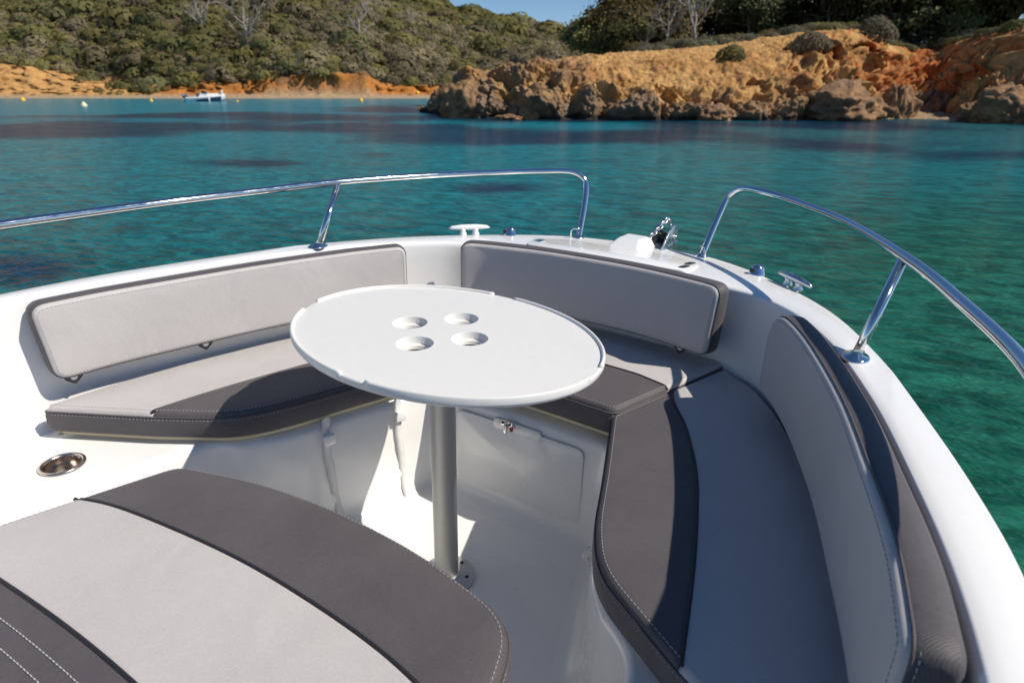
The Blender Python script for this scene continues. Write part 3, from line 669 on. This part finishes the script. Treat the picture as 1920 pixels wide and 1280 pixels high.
disp = body*rugged*(1.45*q1+.50*q2+.20*q3-.50-.18*(v1[:, 0]-.4)+.06*stra)*(1-.75*sm(lo, .60, .80)*(1-.6*cliff))+body*(.20+.04*rugged)*n_a+.30*body*n_c*ero-1.7*gul*body*ero*(.40+.60*cliff)+body*(1-rugged)*.14*(.9*q2+.8*q3-.4)
dirv = nf*np.where((nf*np.array([-H0[0], -H0[1], .6])).sum(1) < 0, -1, 1)[:, None]*.55+np.array([-H0[0], -H0[1], .35])*.6
P2 = P_+dirv*disp[:, None]
for hx_, hl_, rx_, rl_, dp_ in ((1628, .60, 36, .13, 1.5), (1500, .56, 26, .11, 1.0), (1556, .62, 18, .10, .8), (1885, .62, 46, .14, 1.8), (1800, .5, 30, .12, 1.0), (1250, .34, 22, .08, .7), (1425, .38, 24, .08, .8), (1340, .30, 16, .06, .5)):
    hol = dp_*sm(1.15-(((pxr-hx_+18*n_a)/rx_)**2+((lo-hl_+.03*n_c)/rl_)**2), 0, .7); P2[:, 0] += H0[0]*hol; P2[:, 1] += H0[1]*hol
ochre_t, ochre, redo, dkb, grey, wet = (np.array(c) for c in ((.56,.33,.125), (.50,.25,.085), (.44,.135,.035), (.205,.128,.078), (.275,.205,.150), (.045,.035,.027)))
k = np.clip(.5+n_c*.9+.9*n_a, 0, 1)[:, None]; hc = ochre_t*(1-k)+ochre*.85*k; st_ = sm(n_b*.8+n_a*.5, .22, .60)[:, None]*.30; hc = hc*(1-st_)+np.array((.30,.17,.085))*st_
up_ = (sm(lo, .55, .75)*(1-cliff*.6))[:, None]; hc = hc*(1-.55*up_)+ochre_t*.55*up_
rd = np.clip(sm(pxr, 1460, 1560)*(1-.35*sm(pxr, 1800, 1900))*sm(n_c*.8+n_b*.7+.35, .1, .7)+.25*sm(n_b, .1, .6)*ero, 0, 1)[:, None]; hc = hc*(1-rd)+redo*rd
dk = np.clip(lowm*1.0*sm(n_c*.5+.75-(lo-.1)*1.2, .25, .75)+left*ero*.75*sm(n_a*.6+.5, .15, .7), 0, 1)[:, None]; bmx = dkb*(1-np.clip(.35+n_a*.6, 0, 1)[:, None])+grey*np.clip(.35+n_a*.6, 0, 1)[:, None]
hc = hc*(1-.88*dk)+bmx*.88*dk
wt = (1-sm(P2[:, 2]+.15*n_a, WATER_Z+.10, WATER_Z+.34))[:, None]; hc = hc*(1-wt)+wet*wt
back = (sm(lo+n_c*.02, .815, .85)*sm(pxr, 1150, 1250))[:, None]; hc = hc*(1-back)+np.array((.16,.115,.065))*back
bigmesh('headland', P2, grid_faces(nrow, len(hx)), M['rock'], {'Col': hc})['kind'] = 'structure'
def head_ground(px_, d_over=None, lo_=None):     # a point on the headland: column px, profile position lo
    j = int(np.clip(np.searchsorted(hx, px_), 0, len(hx)-1)); i = int(lo_*(nrow-1)); return P2.reshape(nrow, len(hx), 3)[i, j]
# beach strip in the gully
bv_ = []; 
for x in np.linspace(1630, 1850, 40):
    for t in np.linspace(0, 1, 6):
        yb = np.interp(x, [1630, 1700, 1800, 1850], [217.5, 215.5, 217, 219]); d = 1.6*FPX/(yb-166)-.5+t*4.5
        q = wp(x, 190, d); bv_.append((q[0], q[1], WATER_Z-.05+.45*t+.05*math.sin(x*.3+t*7)))
bigmesh('beach', bv_, grid_faces(40, 6), M['earth'], {'Col': np.tile(np.array((.42,.29,.17)), (240, 1))})['kind'] = 'structure'
# boulders at the waterline
def boulder_mesh(seed, nseg=3):
    bm = bmesh.new(); bmesh.ops.create_icosphere(bm, subdivisions=5, radius=1); rr = random.Random(seed)
    off = Vector((rr.uniform(-50, 50), rr.uniform(-50, 50), rr.uniform(-50, 50)))
    V = []; C = []
    for v in bm.verts:
        p = v.co.copy(); d, _ = noise.voronoi(p*1.1+off); d2, _ = noise.voronoi(Vector((p.x, p.y, p.z*.5))*2.6+off); k = .93+.55*abs(noise.fractal(p*.8+off, 1, 2, 3))+.22*abs(noise.fractal(p*2.4+off, 1, 2, 3))+.12*noise.fractal(p*.9+off, 1, 2, 5)-.12*(d2[0]-.4)+.10*noise.fractal(Vector((p.x*5, p.y*5, p.z*1.6))+off, 1, 2, 4)
        V.append(tuple(Vector((p.x, p.y, p.z*.9))*k)); t = min(1, max(0, .45+.8*noise.fractal(p*1.5+off, 1, 2, 3)))
        C.append(dkb*(1-t)*1.25+(grey*.4+ochre*.6)*t*.95)
    f = [[v.index for v in q.verts] for q in bm.faces]; bm.free()
    me_o = bigmesh('boulder_proto', np.array(V), np.array(f), M['rock'], {'Col': np.array(C)}); me = me_o.data; bpy.data.objects.remove(me_o)
    me.polygons.foreach_set('use_smooth', [True]*len(me.polygons)); return me
BM_ = [boulder_mesh(s) for s in (1, 2, 3, 4)]
BL = [ # px, row of its foot, width px, height px, label
 (832, 206.5, 46, 34, 'small dark brown boulder at the very tip of the rocky headland'), (880, 214, 92, 66, 'big rounded ochre streaked boulder near the tip of the headland'),
 (1008, 216, 54, 46, 'brown upright boulder left of the low split rock on the headland'), (958, 218, 46, 8, 'flat wet rock slab barely above the water below the headland'),
 (992, 217.5, 32, 22, 'small dark wedge of rock between two big boulders'),
 (1340, 220, 60, 26, 'bumpy grey rock at the waterline under the round green bush'),
 (1580, 219, 130, 52, 'broad pale grey rock dome at the foot of the red cliff'), 
 (1690, 215.5, 50, 44, 'pale slanting slab at the back of the little sandy cove'), (1672, 216, 34, 50, 'upright ochre rock at the left edge of the sandy cove'),
 (1890, 224, 100, 60, 'large grey rock at the right edge of the picture'), (1835, 221, 52, 26, 'low dark rock at the right end of the sandy cove')]
for k, (x, yb, w_, h_, lab) in enumerate(BL):
    d = 1.6*FPX/(yb-166)+.5; q = wp(x, yb, d); s_ = w_*d/FPX/2
    o = bpy.data.objects.new('boulder', BM_[k % 4]); COL.objects.link(o); hz = h_*d/FPX
    o.location = (q[0]+H0[0]*s_*.3, q[1]+H0[1]*s_*.3, WATER_Z+hz*.32); o.scale = (s_, s_*.9, hz*.74); o.rotation_euler = (0, 0, k*1.9)
    tag(o, lab, 'boulder', 'boulders at the foot of the headland')

# ================================================================== PLANTS
def leafmat(name, tr=.42):
    m = mat(name, (.07,.08,.03), .75, Specular_IOR_Level=.2); g = N(m); a = g.attr('Col'); oi = g.n('ShaderNodeObjectInfo')
    hs = g.n('ShaderNodeHueSaturation'); g.l(a.outputs[0], hs.inputs['Color']); g.l(g.math('MULTIPLY_ADD', oi.outputs['Random'], .05, .475), hs.inputs['Hue']); g.l(g.math('MULTIPLY_ADD', oi.outputs['Random'], .4, .8), hs.inputs['Value'])
    g.l(hs.outputs[0], g.b.inputs['Base Color']); tl = g.n('ShaderNodeBsdfTranslucent'); g.l(hs.outputs[0], tl.inputs[0]); mx = g.n('ShaderNodeMixShader'); mx.inputs[0].default_value = tr
    g.l(g.b.outputs[0], mx.inputs[1]); g.l(tl.outputs[0], mx.inputs[2]); g.l(mx.outputs[0], g.t.nodes['Material Output'].inputs[0]); return m
M['leaf'] = leafmat('foliage')
M['bark'] = mat('bark', (.12,.085,.06), .9); M['deadwood'] = mat('dead_wood', (.40,.36,.33), .9)
gb = N(M['bark']); gb.l(gb.ramp(gb.noise(6, gb.obj(), 4).outputs[0], [(.3, (.13,.10,.075)), (.7, (.26,.20,.155))]).outputs[0], gb.b.inputs['Base Color'])
gb = N(M['deadwood']); gb.l(gb.ramp(gb.noise(5, gb.obj(), 4).outputs[0], [(.3, (.24,.205,.18)), (.7, (.42,.37,.33))]).outputs[0], gb.b.inputs['Base Color'])
def leaves(cen, nor, size, rng, jit=.6):
    n = len(cen); nor = nor+rng.normal(0, jit, (n, 3)); nor /= np.linalg.norm(nor, axis=1)[:, None]
    t = np.cross(nor, rng.normal(0, 1, (n, 3))); t /= np.linalg.norm(t, axis=1)[:, None]; b = np.cross(nor, t)
    s = (size*rng.uniform(.6, 1.3, n))[:, None]; a = s*rng.uniform(.45, .8, (n, 1))
    V = np.stack([cen-t*s, cen-b*a+nor*s*.15, cen+t*s, cen+b*a+nor*s*.15], 1).reshape(-1, 3)
    return V, np.arange(4*n).reshape(n, 4)
GREENS = {'olive': (.180,.156,.060), 'green': (.145,.138,.052), 'dark': (.135,.135,.060), 'grey': (.178,.145,.090), 'yellow': (.175,.152,.050), 'pine': (.135,.132,.056), 'silver': (.175,.165,.105), 'dry': (.21,.17,.10)}
def shrub_arrays(seed, n=140, size=.185, flat=.66):
    rng = np.random.default_rng(seed); nl = 7
    lc = rng.normal(0, 1, (nl, 3)); lc[:, 2] = np.abs(lc[:, 2]); lc /= np.linalg.norm(lc, axis=1)[:, None]
    d = rng.normal(0, 1, (n, 3)); d[:, 2] = np.abs(d[:, 2])-.12; d /= np.linalg.norm(d, axis=1)[:, None]
    r = .78+.26*np.max(np.maximum(0, d@lc.T)**5*rng.uniform(.5, 1, nl), axis=1)+rng.normal(0, .05, n)
    c = d*r[:, None]*np.array([1, 1, flat]); V, F = leaves(c, d, size*np.ones(n), rng, .20)
    return V, F, np.repeat(rng.uniform(.90, 1.10, n), 4)
PROTO = [shrub_arrays(s) for s in range(6)]
def shrub_positions():
    rng = np.random.default_rng(5); out = []
    for _ in range(15500):
        p = rng.uniform(-90, 1260); d = rng.uniform(0, 1)**.85*(DC-D0+8); wb = float(interp(p, WB))
        if d < wb+3.2: 
            if not (p > 150 and d > 4.5 and rng.uniform() < (.16 if p < 480 or p > 700 else .0)): continue
        dens = .95
        if rng.uniform() > dens: continue
        q = wp(p, 166, D0+d); z = float(hill_z(np.array([p]), np.array([d]))[0])
        if p > 1120 and d < 60: continue
        if to_px(np.array([[q[0], q[1], z]]))[1][0] < -25: continue
        if noise.fractal(Vector((q[0]*.06, q[1]*.06, 7)), 1, 2, 3) < -.30 and rng.uniform() < .6: continue
        r = (.62+1.75*rng.uniform()**2.0)*(1.15 if d > 50 else .95)*(2.0 if rng.uniform() < .07 else 1)
        out.append((q[0], q[1], z-.1, r, p, d))
    return out
SP_ = shrub_positions(); rng = np.random.default_rng(9)
def shrub_color(p, d, x, y):
    f = noise.fractal(Vector((x*.035, y*.035, 2)), 1, 2, 3); g2 = rng.uniform()
    greyness = .06+.34*float(sm(np.array(p), 330, 600))*(1-float(sm(np.array(d), 45, 75)))+.35*f+(.12 if d < 40 else 0)
    if g2 < greyness: return 'grey' if rng.uniform() > .28 else 'dry'
    return ['olive', 'green', 'olive', 'dark', 'yellow', 'green', 'olive'][int(rng.integers(7))]
SP_.sort(key=lambda s: s[5]); VV = []; FF = []; CC = []; nv = 0; single = []
kinds = [(s, shrub_color(s[4], s[5], s[0], s[1])) for s in SP_]
pick = set(range(0, len(kinds), max(1, len(kinds)//110)))
for k, ((x, y, z, r, p, d), kd) in enumerate(kinds):
    if k in pick and 0 < p < 1150: single.append((x, y, z, r, kd)); continue
    V, F, tnt = PROTO[k % 6]; a = rng.uniform(0, 6.28); ca, sa = math.cos(a), math.sin(a); st = rng.uniform(.85, 1.25)
    W = np.c_[(V[:, 0]*ca-V[:, 1]*sa)*r*st, (V[:, 0]*sa+V[:, 1]*ca)*r, V[:, 2]*r*rng.uniform(.85, 1.2)]+np.array([x, y, z])
    VV.append(W); FF.append(F+nv); nv += len(W); CC.append(np.array(GREENS[kd])*rng.uniform(.85, 1.3)*(1.12+.5*noise.fractal(Vector((x*.05, y*.05, 4)), 1, 2, 2))*tnt[:, None])
o = bigmesh('maquis_scrub', np.vstack(VV), np.vstack(FF), M['leaf'], {'Col': np.vstack(CC)}); tag(o, 'dense olive and grey maquis scrub covering the far hillside', 'scrub', kind='stuff')
SHM = {}
def shrub_mesh(kd, j):
    if (kd, j) not in SHM:
        V, F, t = PROTO[j]; ob = bigmesh('shrub_'+kd, V, F, M['leaf'], {'Col': np.array(GREENS[kd])*t[:, None]}); SHM[(kd, j)] = ob.data; bpy.data.objects.remove(ob)
    return SHM[(kd, j)]
LBL = {'dry': 'pale dry shrub among the scrub of the far hillside', 'grey': 'bare grey brown shrub among the scrub of the far hillside', 'olive': 'rounded olive shrub among the scrub of the far hillside', 'green': 'rounded green shrub among the scrub of the far hillside',
       'dark': 'dark green shrub among the scrub of the far hillside', 'yellow': 'yellowish green shrub among the scrub of the far hillside'}
for k, (x, y, z, r, kd) in enumerate(single):
    ob = bpy.data.objects.new('maquis_shrub', shrub_mesh(kd, k % 6)); COL.objects.link(ob); ob.location = (x, y, z); ob.scale = (r*1.1, r, r); ob.rotation_euler = (0, 0, k*2.4)
    tag(ob, LBL[kd], 'shrub', kd+' shrubs on the far hillside')
# ---- trees on the headland
def branch(rng, p, dirn, L, r, depth, out, wob=.35, kids=3, tips=None):
    n = 6; pts = [Vector(p)]; d = Vector(dirn).normalized(); rr = [r]
    for i in range(n):
        d = (d+Vector(rng.normal(0, wob/3, 3))+Vector((0, 0, .03))).normalized(); pts.append(pts[-1]+d*L/n); rr.append(r*(1-.6*(i+1)/n))
    out.append(tube(pts, rr, 6 if depth > 1 else 5))
    if tips is not None and depth <= 1: tips.append((np.array(pts[-1]), np.array(pts[n//2])))
    if depth > 0:
        for k in range(kids):
            t = rng.uniform(.4, 1); i = min(n-1, int(t*n)); nd = (d*.55+Vector(rng.normal(0, .75, 3))+Vector((0, 0, .18))).normalized()
            branch(rng, pts[i+1], nd, L*rng.uniform(.5, .75), rr[i+1]*.65, depth-1, out, wob, kids, tips)
def tree_protos(seed, kd, h=6., spread=1., nleaf=48, size=.17, tall=.5):
    rng = np.random.default_rng(seed); out = []; tips = []
    for k in range(2): branch(rng, (rng.normal(0, .1), rng.normal(0, .1), -.4), (rng.normal(0, .25), rng.normal(0, .25), 1), h*.52, .16, 0, out, .3, 0)
    top = Vector(out[0][0][-3])
    for k in range(11):
        a = k*2.4; branch(rng, top*rng.uniform(.45, 1.0), (math.cos(a)*spread, math.sin(a)*spread, tall*rng.uniform(.3, 1.4)), h*.36, .075, 2, out, .4, 3, tips)
    cen = np.array([t[0] for t in tips]+[t[1]*.4+t[0]*.6 for t in tips]); 
    c = np.repeat(cen, nleaf, 0)+rng.normal(0, 1, (len(cen)*nleaf, 3))*np.array([.42, .42, .24]); mid = np.array([0, 0, h*.45])
    nor = c-mid; nor /= np.linalg.norm(nor, axis=1)[:, None]; nor = nor+np.array([.35, -.1, .6]); V, F = leaves(c, nor, np.full(len(c), size), rng, .5)
    tint = np.repeat(np.repeat(rng.uniform(.6, 1.4, len(cen)), nleaf)*rng.uniform(.75, 1.25, len(c)), 4)
    ob = bigmesh('crown', V, F, M['leaf'], {'Col': np.array(GREENS[kd])*tint[:, None]}); cm = ob.data; bpy.data.objects.remove(ob)
    ob = mesh('trunk', join(*out), M['bark']); tm = ob.data; bpy.data.objects.remove(ob)
    return tm, cm
TP = {'pine': tree_protos(3, 'pine', 6, 1.0, 34, .15), 'olive': tree_protos(4, 'olive', 5, 1.1, 48), 'dark': tree_protos(6, 'dark', 6.5, .9, 32, .15), 'green': tree_protos(8, 'green', 5.5, 1.1, 40)}
def plant_tree(name, kd, loc, sc, rz, lab, cat, grp):
    t = thing(name, loc, lab, cat, grp); t.rotation_euler = (0, 0, rz); t.scale = (sc, sc, sc)
    for nm, me in zip(('trunk', 'crown'), TP[kd]):
        o = bpy.data.objects.new(nm, me); COL.objects.link(o); o.parent = t
    return t
TL = [ # px, row of the foot, depth, kind, scale, label
 (1112, 108, 62, 'olive', 1.0, 'leftmost round olive pine standing alone against the sky above the headland'), (1185, 104, 60, 'olive', 1.15, 'broad olive pine just right of the leftmost pine'),
 (1165, 108, 57, 'green', .7, 'low green pine growing in front of the broad olive pine'), (1250, 98, 60, 'olive', 1.0, 'olive pine left of the bare grey tree'), (1262, 92, 66, 'dark', 1.35, 'tall dark tree behind the bare grey tree'), (1350, 86, 68, 'dark', 1.3, 'dark tree right of the bare grey tree'),
 (1412, 80, 62, 'dark', .95, 'dark spreading pine left of the gap with sky'), (1395, 76, 72, 'pine', 1.3, 'pine behind the dark spreading pine near the gap'), (1500, 72, 64, 'dark', 1.25, 'dark pine right of the gap with sky'), (1560, 68, 60, 'dark', 1.0, 'dark pine above the red cliff face'),
 (1610, 66, 66, 'pine', 1.35, 'tall pine behind the bushy cliff top'), (1660, 74, 58, 'dark', 1.15, 'dark tree over the left side of the gully'), (1715, 90, 60, 'green', 1.0, 'green pine overhanging the middle of the gully'), (1760, 84, 56, 'pine', .9, 'low pine at the head of the gully'),
 (1790, 70, 64, 'dark', 1.4, 'big dark tree behind the gully'), (1830, 66, 55, 'green', .9, 'green pine right of the gully'), (1880, 58, 58, 'dark', 1.2, 'dark tree above the right rock wall'), (1935, 48, 52, 'green', 1.1, 'green tree at the right edge of the picture'),
 (1460, 66, 76, 'pine', .62, 'small far pine seen in the gap with sky'), (1680, 60, 74, 'pine', 1.6, 'tall far pine behind the gully trees'), (1860, 40, 72, 'pine', 1.6, 'tall far pine at the right behind the rock wall'), (1545, 58, 76, 'pine', 1.5, 'tall far pine behind the red cliff'), (1320, 70, 78, 'pine', 1.5, 'tall far pine behind the bare grey tree')]
for k, (x, yb, d, kd, sc, lab) in enumerate(TL):
    q = wp(x, yb, d); plant_tree('pine_tree', kd, (q[0], q[1], q[2]-.3), sc, k*2.1, lab, 'tree', 'trees on top of the headland')
# bare trees
def bare_tree(loc, h, seed, lab, lean=(0, 0, 1), kids=4, depth=3, grp='bare pale trees'):
    rng = np.random.default_rng(seed); out = []; trunk = []
    t = thing('bare_tree', loc, lab, 'tree', grp)
    tp = [Vector(loc)+Vector(lean)*h*.5*k/5+Vector(rng.normal(0, .05*h/6, 3)) for k in range(6)]; trunk.append(tube(tp, [.03*h*(1-.1*k) for k in range(6)], 7))
    for k in range(9): branch(rng, tp[2+k % 4], (rng.normal(0, .7), rng.normal(0, .7), 1.0), h*.42, .013*h, depth-1, out, .35, kids)
    mesh('trunk', join(*trunk), M['deadwood'], t); mesh('branches', join(*out), M['deadwood'], t)
for x, yb, d, h, sd_, lab in ((1300, 78, 55, 5.6, 21, 'large bare grey tree on the headland left of the sky gap'), (1250, 88, 56, 4.2, 28, 'bare grey tree between the olive pines and the large bare tree'), (1210, 102, 56, 2.6, 22, 'low tangle of bare branches under the olive pine'),
    (467, 108, 150, 11.5, 23, 'tall pale dead tree standing in the far scrub above the moored boat'), (676, 84, 165, 9.5, 24, 'short white dead tree in the far scrub right of the tall one'), (383, 78, 172, 9.5, 25, 'pale dead tree high in the far scrub left of the tall one'), (770, 62, 175, 5.5, 26, 'grey bare tree high in the far scrub near the ridge')):
    q = wp(x, yb, d)
    if d > 100:                                  # stand it where the slope crosses that row
        dd_ = np.arange(6, 95, 1.); zz_ = hill_z(np.full(len(dd_), float(x)), dd_); rw = to_px(np.array([[*wp(x, 166, D0+a)[:2], b] for a, b in zip(dd_, zz_)]))[1]
        k_ = int(np.argmin(np.abs(rw-yb))); q = wp(x, yb, D0+dd_[k_]); q[2] = zz_[k_]
    bare_tree((q[0], q[1], q[2]-.2), h, sd_, lab, kids=4 if d < 100 else 3, depth=3)
# bushes on the headland
BU = [(1368, 122, .60, 'green', 1.0, .78, 'round green bush alone on the ochre slope'), (1517, 118, .64, 'silver', 1.35, .72, 'grey green bush hanging in the red cliff face'), (1560, 108, .66, 'silver', .7, .72, 'small grey bush right of the hanging bush'), (1640, 78, .80, 'silver', 1.5, .8, 'tall grey green bush on the cliff edge left of the gully')]
for k, (x, yb, lo_, kd, r, _, lab) in enumerate(BU):
    q = head_ground(x, None, lo_); 
    V, F, t = shrub_arrays(40+k, 900, .085, .85); ob = bigmesh('bush', V, F, M['leaf'], {'Col': np.array(GREENS[kd])*t[:, None]}); ob.location = (q[0], q[1], q[2]-.1); ob.scale = (r, r, r)
    tag(ob, lab, 'bush', 'bushes on the headland')
fine = [shrub_arrays(60+k, 700, .09, .8) for k in range(3)]; FM = {}
rng = np.random.default_rng(77); kq = 0
for x in np.arange(1195, 1920, 15.):
    for rep in range(2):
        kd = ['silver', 'silver', 'green', 'grey', 'olive', 'silver'][int(rng.integers(6))]; j = kq % 3
        if (kd, j) not in FM: V, F, t = fine[j]; ob = bigmesh('b', V, F, M['leaf'], {'Col': np.array(GREENS[kd])*t[:, None]}); FM[(kd, j)] = ob.data; bpy.data.objects.remove(ob)
        xx = x+rng.uniform(-8, 8); q = head_ground(xx, None, (.825 if rep == 0 else .86)+rng.uniform(-.01, .015)); r = rng.uniform(.45, .95)*(1.25 if rep else 1)
        ob = bpy.data.objects.new('low_bush', FM[(kd, j)]); COL.objects.link(ob); ob.location = (q[0], q[1], q[2]-.1); ob.scale = (r*1.2, r*1.2, r); ob.rotation_euler = (0, 0, kq*1.7); kq += 1
        tag(ob, {'silver': 'grey green', 'green': 'green', 'grey': 'brownish', 'olive': 'olive'}[kd]+' low bush along the top edge of the headland', 'bush', kd+' low bushes on the headland top')

# ================================================================== MOORED BOAT AND BUOYS
q = wp(386, 187, 90.); mo = thing('moored_motorboat', (q[0], q[1], WATER_Z), 'white motorboat with navy bow side moored off the far beach', 'boat'); mo.rotation_euler = (0, 0, YAW+R(6)); mo.scale = (.80,)*3
ORG[mo.name] = Vector((0, 0, 0))
M['navy'] = mat('navy_paint', (.012,.028,.075), .25); M['white'] = mat('white_paint', (.78,.78,.76), .35); M['glass'] = mat('dark_glass', (.03,.035,.045), .08); M['engine'] = mat('engine_cowl', (.10,.105,.13), .3)
def hullrow(x, w, zk, zc, zs, fl): return [(x, 0, zk), (x, -w*.75, zc), (x, -w, zs), (x, -w*1.02, zs+.02)], [(x, 0, zk), (x, w*.75, zc), (x, w, zs), (x, w*1.02, zs+.02)]
X_ = np.linspace(-2.9, 2.95, 22); rws = []; rdk = []
for x in X_:
    t = (x+2.9)/5.85; w = 1.05*(1-max(0, (t-.45)/.55)**2.4)+.02; zs = .48+.55*t**1.6; zk = -.3+.75*max(0, (t-.75)/.25)**2
    rws.append([(x+.25*t*t, s*w*k, zk+(zs-zk)*zz_) for s, k, zz_ in ((-1, 1, 1), (-1, .97, .6), (-1, .72, .22), (0, 0, 0), (1, .72, .22), (1, .97, .6), (1, 1, 1))])
    rdk.append([(x+.25*t*t, s*w*k, zs+dz) for s, k, dz in ((-1, 1.02, -.22*t), (-1, 1.03, .0), (-1, .98, .10), (-1, .6, .14), (0, 0, .15), (1, .6, .14), (1, .98, .10), (1, 1.03, 0), (1, 1.02, -.22*t))])
hl = mesh('hull', loft(rws), M['white'], mo); dk_ = mesh('deck', loft(rdk), M['white'], mo)
def hw(x): t = (x+2.9)/5.85; return 1.05*(1-max(0, (t-.45)/.55)**2.4)+.02, .48+.55*t**1.6, t
for sd_ in (-1, 1): mesh('side_panel', loft([[(x+.25*hw(x)[2]**2, sd_*(hw(x)[0]*k+.015), z) for k, z in ((.93, .0), (.985, hw(x)[1]*.5), (1.0, hw(x)[1]*(.45+.42*(x+1.2)/3.6)))] for x in np.linspace(-1.2, 2.4, 10)]), M['navy'], hl)
mesh('transom_platform', box((-3.05, 0, .25), (.6, 1.6, .12), .03), M['white'], mo)
cs = mesh('console', frus([(-.9, -.55), (.55, -.55), (.55, .55), (-.9, .55)], [(-.6, -.45), (.1, -.45), (.1, .45), (-.6, .45)], .7, 1.25), M['white'], mo, smooth=False)
mesh('windscreen', frus([(-.3, -.5), (.4, -.5), (.4, .5), (-.3, .5)], [(-.45, -.42), (-.05, -.42), (-.05, .42), (-.45, .42)], 1.2, 1.62), M['glass'], mo, smooth=False)
mesh('cabin_top', frus([(.4, -.7), (2.3, -.35), (2.3, .35), (.4, .7)], [(.4, -.5), (2.0, -.22), (2.0, .22), (.4, .5)], .85, 1.22), M['white'], mo, smooth=False)
mesh('bow_screen', box((2.75, 0, 1.42), (.22, .5, .62), .04), M['white'], mo)
mesh('helm_seat', box((-1.1, 0, 1.0), (.45, .9, .6), .08), M['engine'], mo)
for s in (-.38, .38):
    e = mesh('outboard_engine', join(box((-3.25, s, .95), (.55, .42, .55), .1), box((-3.25, s, .4), (.28, .16, .9), .04)), M['engine'], mo)
    mesh('cowl_badge', box((-3.25, s-.215, 1.0), (.28, .01, .18), .002), M['white'], e)
mesh('fender', xf(lathe([(0, -.38), (.10, -.30), (.12, 0), (.10, .30), (0, .38)], 12), lambda x, y, z: (.9+x, -1.12+y, .25+z)), M['white'], mo)
M['buoy'] = mat('yellow_buoy', (.75,.42,.015), .4); M['buoyw'] = mat('pale_buoy', (.75,.66,.42), .45)
for x, yb, sz, pale, lab in ((42, 184.5, 1.0, 0, 'yellow conical buoy at the far left of the bay'), (157, 195, .8, 1, 'pale yellow buoy nearest of all, left of the moored boat'), (283, 187, .7, 0, 'yellow buoy just left of the moored boat'),
    (445, 188, .45, 0, 'tiny yellow buoy just right of the moored boat'), (677, 187, .85, 0, 'yellow buoy off the orange cliff'), (783, 174, 1.0, 0, 'yellow float lying on the far beach beside the headland tip')):
    d = 1.6*FPX/max(yb-166, 1); d = min(d, 95); q = wp(x, yb, d); r = sz*.36; WZ = WATER_Z
    if yb < 180: q = wp(x, 175, D0+3.5); WZ = WATER_Z+.75
    bu = thing('mooring_buoy', (q[0], q[1], WZ), lab, 'buoy', 'buoys in the bay')
    mesh('float', xf(lathe([(.0, -.5), (.7, -.4), (1, 0), (.95, .3), (.6, .95), (.25, 1.35), (0, 1.4)], 16), lambda x, y, z: (q[0]+x*r, q[1]+y*r, WZ+z*r)), M['buoyw' if pale else 'buoy'], bu)
    mesh('ring', xf(ring([(.16*math.cos(a), 0, .16*math.sin(a)) for a in np.linspace(0, 6.283, 11)[:-1]], .04, 5), lambda x, y, z: (q[0]+x*r, q[1]+y*r, WZ+(z+1.5)*r)), M['galv'], bu)
